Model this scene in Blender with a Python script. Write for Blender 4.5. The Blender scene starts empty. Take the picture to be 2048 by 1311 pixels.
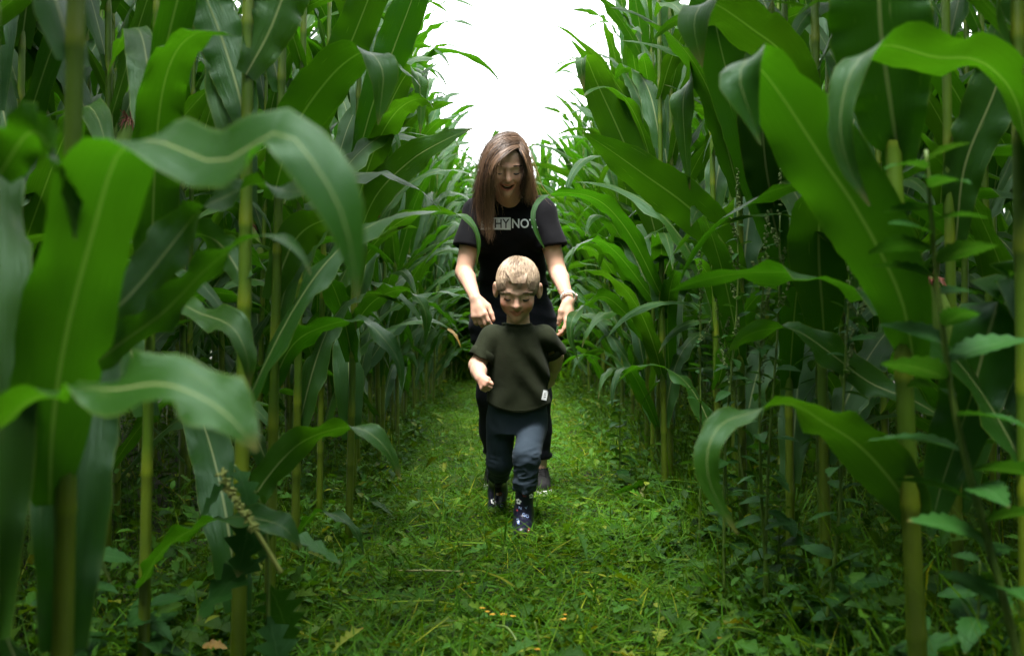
import bpy, math, random
import numpy as np
from mathutils import Vector, Matrix, Quaternion
from mathutils.bvhtree import BVHTree

R = math.radians
random.seed(7)
rng = np.random.default_rng(7)
scene = bpy.context.scene
COL = scene.collection

# ------------------------------------------------------------------ camera
FPX, CX, CY = 2050.0, 1024.0, 655.5          # focal length and centre in photograph pixels
CAMH = 0.71                                  # lens height above the ground, metres
cam_data = bpy.data.cameras.new('camera')
cam = bpy.data.objects.new('camera', cam_data)
COL.objects.link(cam)
cam.location = (0, 0, CAMH)
cam.rotation_euler = (R(90), 0, 0)
cam_data.sensor_width = 36.0
cam_data.lens = 36.0 * FPX / 2048.0
cam_data.clip_start = 0.02
cam_data.clip_end = 2000
cam_data.dof.use_dof = True
cam_data.dof.focus_distance = 3.7
cam_data.dof.aperture_fstop = 4.5
scene.camera = cam

# ------------------------------------------------------------------ sky, sun, exposure
SUN_EL, SUN_AZ = R(70), R(-166)                # azimuth from +Y (ahead of the lens) towards +X
world = bpy.data.worlds.new('World')
scene.world = world
world.use_nodes = True
wn, wl = world.node_tree.nodes, world.node_tree.links
wn.clear()
sky = wn.new('ShaderNodeTexSky'); sky.sky_type = 'NISHITA'; sky.sun_disc = False
sky.sun_elevation = SUN_EL; sky.sun_rotation = SUN_AZ
hsv = wn.new('ShaderNodeHueSaturation'); hsv.inputs['Saturation'].default_value = 0.12
mixc = wn.new('ShaderNodeMix'); mixc.data_type = 'RGBA'
mixc.inputs[0].default_value = 0.88          # closed cloud cover over the clear sky
mixc.inputs[7].default_value = (6.0, 6.15, 6.4, 1)
bg = wn.new('ShaderNodeBackground'); bg.inputs['Strength'].default_value = 0.10
wo = wn.new('ShaderNodeOutputWorld')
wl.new(sky.outputs[0], hsv.inputs['Color']); wl.new(hsv.outputs[0], mixc.inputs[6])
wl.new(mixc.outputs[2], bg.inputs['Color']); wl.new(bg.outputs[0], wo.inputs[0])
sl = bpy.data.lights.new('sun', 'SUN'); sl.energy = 1.5; sl.angle = R(20); sl.color = (1.0, 0.97, 0.92)
so = bpy.data.objects.new('sun', sl); COL.objects.link(so)
sdir = Vector((math.sin(SUN_AZ) * math.cos(SUN_EL), math.cos(SUN_AZ) * math.cos(SUN_EL), math.sin(SUN_EL)))
so.rotation_euler = sdir.to_track_quat('Z', 'Y').to_euler(); so.location = sdir * 30
vs = scene.view_settings
vs.view_transform = 'Standard'; vs.look = 'None'; vs.exposure = 3.0; vs.gamma = 1.0
vs.use_curve_mapping = False
scene.cycles.use_denoising = True
scene.cycles.max_bounces = 7
scene.cycles.transmission_bounces = 5
scene.cycles.transparent_max_bounces = 8
# ------------------------------------------------------------------ helpers
def U(px, py, d):
    """photograph pixel at distance d (metres ahead of the lens) -> world point"""
    return np.array([(px - CX) / FPX * d, d, CAMH - (py - CY) / FPX * d])

def nz(v):
    v = np.asarray(v, float)
    return v / np.maximum(np.linalg.norm(v, axis=-1, keepdims=True), 1e-9)

def tag(o, label=None, cat=None, group=None, kind=None):
    if label: o['label'] = label
    if cat: o['category'] = cat
    if group: o['group'] = group
    if kind: o['kind'] = kind
    return o

def mesh_data(name, V, F, uv=None, mats=(), midx=None, smooth=True, tint=None):
    """V (n,3); F list of faces or (m,k) int array"""
    V = np.asarray(V, np.float32)
    me = bpy.data.meshes.new(name)
    me.vertices.add(len(V)); me.vertices.foreach_set('co', V.ravel())
    if isinstance(F, np.ndarray):
        k = F.shape[1]; flat = F.astype(np.int32).ravel()
        starts = np.arange(len(F), dtype=np.int32) * k
    else:
        lens = [len(f) for f in F]
        flat = np.array([i for f in F for i in f], np.int32)
        starts = np.concatenate([[0], np.cumsum(lens)[:-1]]).astype(np.int32)
    me.loops.add(len(flat)); me.loops.foreach_set('vertex_index', flat)
    me.polygons.add(len(starts)); me.polygons.foreach_set('loop_start', starts)
    me.update(calc_edges=True)
    if smooth: me.polygons.foreach_set('use_smooth', np.ones(len(starts), bool))
    if uv is not None:
        l = me.uv_layers.new(name='UVMap')
        l.data.foreach_set('uv', np.asarray(uv, np.float32)[flat].ravel())
    if tint is not None:
        a = me.color_attributes.new('tint', 'FLOAT_COLOR', 'POINT')
        a.data.foreach_set('color', np.asarray(tint, np.float32).ravel())
    for m in mats: me.materials.append(m)
    if midx is not None: me.polygons.foreach_set('material_index', np.asarray(midx, np.int32))
    me.validate(clean_customdata=False)
    me.update()
    return me

def obj(name, me, parent=None, loc=None):
    o = bpy.data.objects.new(name, me)
    COL.objects.link(o)
    if parent is not None: o.parent = parent
    if loc is not None: o.location = loc
    return o

def empty(name, loc=(0, 0, 0), rz=0.0):
    o = bpy.data.objects.new(name, None); COL.objects.link(o)
    o.empty_display_size = 0.1
    o.location = loc; o.rotation_euler = (0, 0, rz)
    return o

def catmull(P, n):
    P = np.asarray(P, float)
    t = np.linspace(0, len(P) - 1, n)
    Q = np.vstack([2 * P[0] - P[1], P, 2 * P[-1] - P[-2]])
    i = np.minimum(t.astype(int), len(P) - 2); f = (t - i)[:, None]
    p0, p1, p2, p3 = Q[i], Q[i + 1], Q[i + 2], Q[i + 3]
    return 0.5 * (2 * p1 + (p2 - p0) * f + (2 * p0 - 5 * p1 + 4 * p2 - p3) * f ** 2 + (3 * p1 - p0 - 3 * p2 + p3) * f ** 3)

def tangents(P):
    T = np.gradient(P, axis=0)
    return nz(T)

def tube(P, rad, sides=8, cap=True):
    P = np.asarray(P, float); n = len(P); rad = np.broadcast_to(rad, (n,))
    T = tangents(P)
    ref = np.array([0.0, 1.0, 0.0]) if abs(T[:, 1]).mean() < .8 else np.array([1.0, 0, 0])
    A = nz(np.cross(T, ref)); B = np.cross(T, A)
    a = np.arange(sides) / sides * 2 * math.pi
    V = P[:, None] + rad[:, None, None] * (A[:, None] * np.cos(a)[None, :, None] + B[:, None] * np.sin(a)[None, :, None])
    V = V.reshape(-1, 3)
    i = np.arange(n - 1)[:, None] * sides; j = np.arange(sides)[None]; j2 = (j + 1) % sides
    F = np.stack([i + j, i + j2, i + sides + j2, i + sides + j], -1).reshape(-1, 4)
    F = [list(f) for f in F]
    if cap:
        F.append(list(range(sides))[::-1]); F.append([(n - 1) * sides + k for k in range(sides)])
    uv = np.stack([np.tile(np.arange(sides) / sides, n), np.repeat(np.linspace(0, 1, n), sides)], -1)
    return V, F, uv

def join(parts):
    """[(V,F,uv)] -> one (V,F,uv)"""
    V, F, UV, o = [], [], [], 0
    for v, f, u in parts:
        V.append(v); UV.append(u)
        F += [[i + o for i in q] for q in f]
        o += len(v)
    return np.vstack(V), F, np.vstack(UV)

# ------------------------------------------------------------------ materials
def new_mat(name):
    m = bpy.data.materials.new(name); m.use_nodes = True
    n = m.node_tree.nodes; l = m.node_tree.links
    b = n['Principled BSDF']
    return m, n, l, b

def ramp(n, stops):
    r = n.new('ShaderNodeValToRGB')
    e = r.color_ramp.elements
    while len(e) < len(stops): e.new(0.5)
    for k, (p, c) in enumerate(stops):
        e[k].position = p; e[k].color = (*c, 1) if len(c) == 3 else c
    return r

def mathn(n, l, op, a, b=None, clamp=False):
    m = n.new('ShaderNodeMath'); m.operation = op; m.use_clamp = clamp
    for i, x in enumerate((a, b)):
        if x is None: continue
        if isinstance(x, (int, float)): m.inputs[i].default_value = x
        else: l.new(x, m.inputs[i])
    return m.outputs[0]

def mixcol(n, l, fac, a, b, mode='MIX'):
    m = n.new('ShaderNodeMix'); m.data_type = 'RGBA'; m.blend_type = mode
    for s, x in ((0, fac), (6, a), (7, b)):
        if isinstance(x, (int, float)): m.inputs[s].default_value = x
        elif isinstance(x, tuple): m.inputs[s].default_value = (*x, 1)
        else: l.new(x, m.inputs[s])
    return m.outputs[2]

def noise(n, l, scale, detail=3, coord=None, rough=.5):
    t = n.new('ShaderNodeTexNoise'); t.inputs['Scale'].default_value = scale
    t.inputs['Detail'].default_value = detail; t.inputs['Roughness'].default_value = rough
    if coord is not None: l.new(coord, t.inputs['Vector'])
    return t

def leaf_material(name, base_a, base_b, trans, rib, rough=.36, tfac=.38, veins=46.0, tint=False, spec=.24):
    m, n, l, b = new_mat(name)
    uv = n.new('ShaderNodeUVMap').outputs[0]
    sep = n.new('ShaderNodeSeparateXYZ'); l.new(uv, sep.inputs[0])
    geo = n.new('ShaderNodeTexCoord')
    oi = n.new('ShaderNodeObjectInfo')
    big = noise(n, l, 7.0, 3, geo.outputs['Object'])
    var = mathn(n, l, 'ADD', mathn(n, l, 'MULTIPLY', big.outputs[0], .55), mathn(n, l, 'MULTIPLY', oi.outputs['Random'], .5))
    col = mixcol(n, l, var, base_a, base_b)
    d = mathn(n, l, 'ABSOLUTE', mathn(n, l, 'SUBTRACT', sep.outputs[0], .5))
    ribw = mathn(n, l, 'ADD', mathn(n, l, 'MULTIPLY', mathn(n, l, 'SUBTRACT', 1.0, sep.outputs[1]), .030), .010)
    ribm = mathn(n, l, 'SUBTRACT', 1.0, mathn(n, l, 'DIVIDE', d, ribw), clamp=True)
    ribm = mathn(n, l, 'MULTIPLY', mathn(n, l, 'MULTIPLY', ribm, 2.2, clamp=True), .85)
    # parallel veins
    wv = n.new('ShaderNodeTexNoise'); wv.noise_dimensions = '2D'; wv.inputs['Scale'].default_value = 1.0
    mp = n.new('ShaderNodeMapping'); l.new(uv, mp.inputs[0]); mp.inputs['Scale'].default_value = (veins, 2.2, 1)
    l.new(mp.outputs[0], wv.inputs[0]); wv.inputs['Detail'].default_value = 2
    vein = wv.outputs[0]
    col = mixcol(n, l, mathn(n, l, 'MULTIPLY', mathn(n, l, 'SUBTRACT', vein, .35), .55, clamp=True), col, base_b)
    # pale scuffs along the veins
    sc = n.new('ShaderNodeTexNoise'); sc.noise_dimensions = '2D'; sc.inputs['Scale'].default_value = 1.0
    mp2 = n.new('ShaderNodeMapping'); l.new(uv, mp2.inputs[0]); mp2.inputs['Scale'].default_value = (30, 6, 1)
    off = n.new('ShaderNodeCombineXYZ'); l.new(mathn(n, l, 'MULTIPLY', oi.outputs['Random'], 50.0), off.inputs[0]); l.new(off.outputs[0], mp2.inputs['Location'])
    l.new(mp2.outputs[0], sc.inputs[0])
    scm = ramp(n, [(.74, (0, 0, 0)), (.80, (1, 1, 1))]); l.new(sc.outputs[0], scm.inputs[0])
    scuff = mathn(n, l, 'MULTIPLY', scm.outputs[0], .45)
    col = mixcol(n, l, scuff, col, (.30, .36, .12))
    col = mixcol(n, l, ribm, col, rib)
    # yellowing margin
    mg = mathn(n, l, 'MULTIPLY', mathn(n, l, 'SUBTRACT', d, .475, clamp=True), 18.0, clamp=True)
    col = mixcol(n, l, mg, col, (.16, .22, .03))
    tp = mathn(n, l, 'MULTIPLY', mathn(n, l, 'SUBTRACT', mathn(n, l, 'ADD', sep.outputs[1], mathn(n, l, 'MULTIPLY', oi.outputs['Random'],   .06)), .985, clamp=True), 14.0, clamp=True)
    col = mixcol(n, l, mathn(n, l, 'MULTIPLY', tp, .8), col, (.14, .10, .03))      # dry tip
    if tint:
        at = n.new('ShaderNodeAttribute'); at.attribute_name = 'tint'
        col = mixcol(n, l, 1.0, col, at.outputs['Color'], 'MULTIPLY')
    l.new(col, b.inputs['Base Color'])
    rr = noise(n, l, 14, 2, geo.outputs['Object'])
    l.new(mathn(n, l, 'ADD', mathn(n, l, 'MULTIPLY', rr.outputs[0], .22), rough - .1), b.inputs['Roughness'])
    b.inputs['Specular IOR Level'].default_value = spec
    b.inputs['Specular Tint'].default_value = (.62, 1.0, .80, 1)
    bp = n.new('ShaderNodeBump'); bp.inputs['Strength'].default_value = .5; bp.inputs['Distance'].default_value = .003
    l.new(vein, bp.inputs['Height']); l.new(bp.outputs[0], b.inputs['Normal'])
    tr = n.new('ShaderNodeBsdfTranslucent')
    tc = mixcol(n, l, mathn(n, l, 'MULTIPLY', var, .8), trans, (trans[0] * 1.5, trans[1] * .70, trans[2]))
    tc = mixcol(n, l, mathn(n, l, 'MULTIPLY', ribm, .8), tc, (.10, .22, .02))
    if tint: tc = mixcol(n, l, 1.0, tc, at.outputs['Color'], 'MULTIPLY')
    l.new(tc, tr.inputs[0])
    ms = n.new('ShaderNodeMixShader'); ms.inputs[0].default_value = tfac
    l.new(b.outputs[0], ms.inputs[1]); l.new(tr.outputs[0], ms.inputs[2])
    l.new(ms.outputs[0], n['Material Output'].inputs[0])
    return m

def simple_mat(name, ca, cb, rough=.6, nscale=30.0, bump=.2, bscale=120.0, spec=.4, bdist=.002):
    m, n, l, b = new_mat(name)
    tc = n.new('ShaderNodeTexCoord')
    a = noise(n, l, nscale, 4, tc.outputs['Object'])
    r = ramp(n, [(.3, ca), (.7, cb)]); l.new(a.outputs[0], r.inputs[0])
    l.new(r.outputs[0], b.inputs['Base Color'])
    b.inputs['Roughness'].default_value = rough
    b.inputs['Specular IOR Level'].default_value = spec
    if bump:
        c = noise(n, l, bscale, 3, tc.outputs['Object'])
        bp = n.new('ShaderNodeBump'); bp.inputs['Strength'].default_value = bump; bp.inputs['Distance'].default_value = bdist
        l.new(c.outputs[0], bp.inputs['Height']); l.new(bp.outputs[0], b.inputs['Normal'])
    return m

M_LEAF = leaf_material('maize_leaf', (.006, .036, .005), (.024, .068, .006), (.032, .165, .002), (.19, .23, .09))
M_STALK = None
def _stalk():
    m, n, l, b = new_mat('maize_stalk')
    tc = n.new('ShaderNodeTexCoord')
    mp = n.new('ShaderNodeMapping'); l.new(tc.outputs['Object'], mp.inputs[0]); mp.inputs['Scale'].default_value = (1, 1, .06)
    a = noise(n, l, 160, 3, mp.outputs[0]); c = noise(n, l, 5, 3, tc.outputs['Object'])
    r = ramp(n, [(.3, (.050, .092, .003)), (.7, (.115, .160, .006))]); l.new(c.outputs[0], r.inputs[0])
    col = mixcol(n, l, mathn(n, l, 'MULTIPLY', a.outputs[0], .5), r.outputs[0], (.07, .11, .004))
    at = n.new('ShaderNodeAttribute'); at.attribute_name = 'tint'
    col = mixcol(n, l, 1.0, col, at.outputs['Color'], 'MULTIPLY')
    l.new(col, b.inputs['Base Color']); b.inputs['Roughness'].default_value = .42
    b.inputs['Subsurface Weight'].default_value = 0.0
    bp = n.new('ShaderNodeBump'); bp.inputs['Strength'].default_value = .3; bp.inputs['Distance'].default_value = .002
    l.new(a.outputs[0], bp.inputs['Height']); l.new(bp.outputs[0], b.inputs['Normal'])
    return m
M_STALK = _stalk()
M_TASSEL = simple_mat('maize_tassel', (.09, .13, .018), (.15, .17, .032), .7, 60)
M_TASSEL_RED = simple_mat('maize_tassel_red', (.20, .07, .05), (.30, .14, .08), .7, 60)
M_HUSK = leaf_material('maize_husk', (.10, .20, .03), (.16, .26, .05), (.15, .32, .02), (.18, .28, .06), tfac=.2, veins=26)
M_SILK = simple_mat('maize_silk', (.16, .03, .025), (.30, .10, .06), .5, 90)
# ------------------------------------------------------------------ maize
def ribbon(P, S, W, cols=6, ripple=.010, gutter=.16, phase=0.0, waves=5.0, fold=None):
    """a leaf blade: centre line P, side vectors S, half widths W"""
    n = len(P); T = tangents(P); S = nz(S - (S * T).sum(-1, keepdims=True) * T); N = np.cross(S, T)
    v = np.linspace(-1, 1, cols + 1)
    u = np.linspace(0, 1, n)
    env = np.sin(np.pi * np.clip(u, 0, 1)) ** .5
    rp1 = np.sin(u * waves * 2 * math.pi + phase) + .5 * np.sin(u * waves * 3.7 * math.pi + phase * 2.3)
    rp2 = np.sin(u * waves * 2.13 * math.pi + phase + 1.9) + .5 * np.sin(u * waves * 3.3 * math.pi + phase * 1.3)
    V = np.zeros((n, cols + 1, 3))
    er = np.random.default_rng(int(phase * 1000) % 99991 + n)
    ej = 1 + er.normal(0, .022, (2, n)); ej[:, :2] = 1; ej -= (er.random((2, n)) < .03) * er.uniform(.1, .3, (2, n))   # nicked margins
    for k, x in enumerate(v):
        r = (rp1 if x < 0 else rp2) * ripple * env * abs(x) ** 2.2 * np.minimum(1, W / .03)
        g = gutter * W * (abs(x) ** 1.3 if fold is None else abs(x))
        V[:, k] = P + S * (W * x * (ej[int(x > 0)] if abs(x) > .99 else 1))[:, None] + N * (g + r)[:, None]
    i = np.arange(n - 1)[:, None] * (cols + 1); j = np.arange(cols)[None]
    F = np.stack([i + j, i + j + 1, i + cols + 2 + j, i + cols + 1 + j], -1).reshape(-1, 4)
    uv = np.stack([np.tile((v + 1) / 2, n), np.repeat(u, cols + 1)], -1)
    return V.reshape(-1, 3), F, uv

def blade_width(u, wmax, base=.55):
    return wmax * (base + (1 - base) * np.minimum(1, u / .22)) * np.clip(1 - ((u - .30).clip(0) / .70) ** 1.9, 0, 1) ** .85 + .0006

def generic_leaf(L, wmax, th0, th1, power, sweep, twist, rs, n=24):
    u = np.linspace(0, 1, n)
    th = th0 + (th1 - th0) * u ** power + .12 * np.sin(u * rs.uniform(5, 9) + rs.uniform(0, 6)) * u
    az = sweep * u ** 1.5 + .10 * np.sin(u * rs.uniform(4, 8) + rs.uniform(0, 6)) * u
    D = np.stack([np.sin(th) * np.cos(az), np.sin(th) * np.sin(az), np.cos(th)], -1)
    P = np.vstack([[0, 0, 0], np.cumsum((D[1:] + D[:-1]) / 2 * L / (n - 1), axis=0)])
    S = np.stack([-np.sin(az), np.cos(az), 0 * az], -1)
    T = tangents(P)
    tw = twist * np.clip((u - .15) / .85, 0, 1) ** 1.3 + .25 * np.sin(u * rs.uniform(5, 10) + rs.uniform(0, 6)) * u
    N = np.cross(S, T)
    S2 = S * np.cos(tw)[:, None] + N * np.sin(tw)[:, None]
    return ribbon(P, S2, blade_width(u, wmax), ripple=rs.uniform(.006, .014), gutter=rs.uniform(.08, .25), phase=rs.uniform(0, 6), waves=rs.uniform(3.5, 6.5))

def stalk_mesh(H, r0, nodes, rs, lean=(0, 0), bend=.012):
    """node heights -> jointed stem with leaf sheaths above each node"""
    zs, rr, tn = [], [], []
    def add(z, r, t): zs.append(z); rr.append(r); tn.append(t)
    add(-.04, r0 * 1.1, (.7, .75, .6))
    prev = 0.0
    for k, z in enumerate(nodes):
        r = r0 * (1 - .62 * z / H)
        base = (.85, .9, .8) if z < .6 else (.62, .85, .8)
        if z - prev > .06:
            add(prev + (z - prev) * .30, r * .98, base); add(prev + (z - prev) * .8, r * .96, base)
        vr = rs.uniform(.75, 1.12); base = tuple(c * vr for c in base)
        add(z - .010, r * .96, base)
        add(z, r * 1.07, (1.15, 1.15, .7))       # the collar
        add(z + .006, r * 1.02, (1.1, 1.05, .8))
        prev = z
    add(prev + (H - prev) * .5, r0 * .33, (.9, 1, .8)); add(H, r0 * .20, (.9, 1, .8))
    zs = np.array(zs); u = zs / H
    x = lean[0] * u + bend * np.sin(u * rs.uniform(3, 6) + rs.uniform(0, 6)) * np.clip(u, 0, 1)
    y = lean[1] * u + bend * np.sin(u * rs.uniform(3, 6) + rs.uniform(0, 6)) * np.clip(u, 0, 1)
    P = np.stack([x, y, zs], -1)
    V, F, uv = tube(P, np.array(rr), 8)
    tint = np.repeat(np.array([(*t, 1) for t in tn]), 8, axis=0)
    return mesh_data('stalk', V, F, uv, (M_STALK,), tint=tint), P

def stalk_at(P, z):
    return np.array([np.interp(z, P[:, 2], P[:, 0]), np.interp(z, P[:, 2], P[:, 1]), z])

def tassel_mesh(rs, red):
    parts = []
    for k in range(rs.randint(6, 10)):
        L = rs.uniform(.16, .26) if k else .32
        az = rs.uniform(0, 6.28); th1 = rs.uniform(.35, .9) if k else .1
        z0 = rs.uniform(0, .1) if k else 0
        u = np.linspace(0, 1, 6)
        P = np.stack([np.sin(th1 * u) * np.cos(az) * L * u, np.sin(th1 * u) * np.sin(az) * L * u, z0 + L * u * np.cos(th1 * u * .7)], -1)
        parts.append(tube(P, np.full(6, .0012), 4))
        for q in range(16):
            s = .2 + .8 * q / 16
            c = np.array([np.interp(s, u, P[:, i]) for i in range(3)])
            dr = nz(np.array([math.cos(q * 2.4), math.sin(q * 2.4), .9]))
            parts.append(tube(np.array([c, c + dr * .005, c + dr * .010]), np.array([.001, .0028, .0006]), 4))
    V, F, uv = join(parts)
    return mesh_data('tassel', V, F, uv, (M_TASSEL_RED if red else M_TASSEL,))

def ear_meshes(rs):
    u = np.linspace(0, 1, 10)
    L = .19
    rad = .026 * np.sin(np.pi * (u * .86 + .1)) ** .7
    P = np.stack([u * .055, 0 * u, u * L], -1)
    V, F, uv = tube(P, rad, 10)
    ang = np.tile(np.arange(10), 10)
    husk = mesh_data('husk', V, F, np.stack([uv[:, 0] * 3 % 1, uv[:, 1]], -1), (M_HUSK,))
    parts = []
    for k in range(70):
        az = rs.uniform(0, 6.28); l2 = rs.uniform(.03, .075); r = rs.uniform(.2, 1)
        u2 = np.linspace(0, 1, 5)
        Q = np.stack([.055 + .004 * r * np.cos(az) + r * .030 * np.cos(az) * u2, .004 * r * np.sin(az) + r * .030 * np.sin(az) * u2, L - .014 + l2 * (u2 * .8 - u2 ** 2 * rs.uniform(.2, 1.2))], -1)
        parts.append(tube(Q, np.full(5, .0013), 3, cap=False))
    V, F, uv = join(parts)
    silk = mesh_data('silk', V, F, uv, (M_SILK,))
    return husk, silk

class Proto:
    """one maize plant as shared meshes: stalk, leaves with their places, tassel, ear"""
    def __init__(self, seed, H, tassel=None, ear=False, zmax=None):
        rs = random.Random(seed); self.H = H; self.tassel = tassel
        nl = rs.randint(14, 16)
        z, self.leaves, nodes = .10, [], []
        for k in range(nl):
            z += (H - .5) / nl * rs.uniform(.85, 1.15)
            nodes.append(min(z, H - .1))
        self.stalk, P = stalk_mesh(H, rs.uniform(.0120, .0148), nodes, rs, lean=(rs.uniform(-.08, .08), rs.uniform(-.08, .08)))
        self.P = P
        az0 = rs.uniform(-.3, .3)
        for k, zz in enumerate(nodes):
            f = k / (nl - 1)
            L = (.56 + .52 * math.sin(math.pi * min(1, .18 + f * .82)) ** .8) * rs.uniform(.88, 1.12)
            w = (.026 + .018 * math.sin(math.pi * (.15 + .75 * f))) * rs.uniform(.9, 1.15)
            th0 = R(rs.uniform(14, 30)) * (1.15 - .5 * f)
            th1 = R(rs.choice([rs.uniform(95, 135), rs.uniform(120, 175), rs.uniform(60, 95)])) * (1.05 - .35 * f * (f > .8))
            if k < 5 and rs.random() < .75: th0 = R(rs.uniform(30, 50)); th1 = R(rs.uniform(140, 178)); L *= .9
            me = mesh_data('leaf', *generic_leaf(L, w, th0, th1, rs.uniform(1.3, 2.6), rs.uniform(-.7, .7), rs.uniform(-1.0, 1.0), rs), mats=(M_LEAF,))
            az = az0 + (math.pi if k % 2 else 0) + rs.uniform(-.5, .5)
            q = stalk_at(P, zz)
            self.leaves.append((me, q - np.array([math.cos(az), math.sin(az), 0]) * .004, az))
        self.tas = tassel_mesh(rs, tassel == 'red') if tassel else None
        self.ear = ear_meshes(rs) if ear else None
        self.ear_z = nodes[5]; self.ear_az = az0 + rs.choice([0, math.pi]) + .4

    def build(self, loc, rz, s, keep=None):
        root = empty('maize_plant', loc, rz); root.scale = (s, s, s)
        obj('stalk', self.stalk, root)
        c, sn = math.cos(rz), math.sin(rz)
        for me, q, az in self.leaves:
            if keep and not keep(q[2] * s, (az + rz) % (2 * math.pi)): continue
            o = obj('leaf', me, root, q); o.rotation_euler = (0, 0, az)
        if self.tas: obj('tassel', self.tas, root, stalk_at(self.P, self.H - .02))
        if self.ear:
            h = obj('ear', self.ear[0], root, stalk_at(self.P, self.ear_z)); h.rotation_euler = (0, 0, self.ear_az)
            sk = obj('silk', self.ear[1], h)
        return root

PROTOS = [Proto(100 + i, rp, tassel=t, ear=e) for i, (rp, t, e) in enumerate([
    (2.75, None, False), (2.95, 'pale', False), (2.65, None, True), (2.85, None, False), (2.55, None, False),
    (3.00, 'red', False), (2.80, None, True), (2.70, None, False), (2.90, 'pale', False), (2.60, None, False),
    (2.85, None, True), (2.75, 'red', False), (2.95, None, False), (2.65, None, False)])]

ONES = 'first second third fourth fifth sixth seventh eighth ninth tenth eleventh twelfth thirteenth fourteenth fifteenth sixteenth seventeenth eighteenth nineteenth'.split()
def ordinal(n):
    if n <= 19: return ONES[n - 1]
    t, u = divmod(n, 10); w = {2: 'twent', 3: 'thirt', 4: 'fort', 5: 'fift'}[t]
    return w + 'ieth' if u == 0 else w + 'y-' + ONES[u - 1]
def look(p):
    return {'red': 'red-tasselled maize plant', 'pale': 'pale-tasselled maize plant'}.get(p.tassel, 'maize plant with silky ear' if p.ear else 'plain maize plant')

# plants in rows on both sides of the path; those that cannot be seen singly go into one mass
placed, mass = [], []
prs = random.Random(21)
def edge_x(y):                        # half width of the mown strip
    return .71 + .05 * math.sin(y * 1.1) + .018 * max(0, y - 4.5)
for side in (-1, 1):
    for row in range(8):
        y = -3.0 + prs.uniform(0, .3)
        while y < 20:
            y += prs.uniform(.24, .36)
            x = side * (edge_x(y) + row * .52 + prs.uniform(-.07, .07)) + .02
            vis = abs(x) < .5 * y + .35
            lim = {0: 12.8, 1: 11.5, 2: 9.0, 3: 6.5}.get(row, 0)
            if row == 0 and y < 4.3: continue          # these are set by hand below
            if y < .9 and abs(x) < .90: continue
            if vis and y < lim and y > 1.5: placed.append((x, y, side, row, False))
            elif y < 12 or row < 5: mass.append((x, y))
for y in np.arange(12.9, 20, .5):
    for x in np.arange(-1.5, 1.55, .26):
        t = (x + prs.uniform(-.08, .08), y + prs.uniform(-.15, .15))
        if y < 13.8: placed.append((*t, 1 if t[0] > 0 else -1, 0, True))
        else: mass.append(t)
for y in np.arange(-2.6, -.72, .26):         # unseen maize block added behind the lens to shade the near plants
    for x in np.arange(-1.3, 1.35, .26): mass.append((x + prs.uniform(-.08, .08), y + prs.uniform(-.1, .1), 1.2))
todo = []
for (x, y, side, row, far) in placed:
    p = prs.choice(PROTOS)
    s = prs.uniform(.93, 1.07) * (1.08 if far else 1)
    rz = prs.uniform(0, 2 * math.pi)
    if row == 0 and y < 9:             # blades of the edging plants spread mostly along the row
        rz = R(90) + prs.uniform(-.9, .9) + (math.pi if prs.random() < .5 else 0)
    root = p.build((x, y, 0), rz, s)
    todo.append((root, p, side, row, far, x, y))

for side in (-1, 1):                   # name every plant by its row and its number along it
    wrist, ref = ('watch-wrist', 'jagged weed') if side > 0 else ('bare-wrist', 'broken tassel')
    for row in range(4):
        r = sorted([t for t in todo if t[2] == side and t[3] == row and not t[4]], key=lambda t: t[6])
        for n, (root, p, *_) in enumerate(r):
            where = 'path edge' if row == 0 else ONES[row] + ' row in'
            tag(root, '%s %s from the %s, %s, %s side' % (look(p), ordinal(n + 1), ref, where, wrist), 'maize', 'maize in the %s row on the %s side' % (ONES[row], wrist))
fr = sorted([t for t in todo if t[4]], key=lambda t: (round((t[6] - 12.9) / .5), -t[5]))
for rr in sorted({round((t[6] - 12.9) / .5) for t in fr}):
    for n, t in enumerate([t for t in fr if round((t[6] - 12.9) / .5) == rr]):
        tag(t[0], '%s closing the path end, rank %s, %s from watch-wrist side' % (look(t[1]), ['one', 'two', 'three', 'four'][min(3, rr - round((fr[0][6] - 12.9) / .5))], ordinal(n + 1)), 'maize', 'maize closing the far end of the path')

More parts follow.
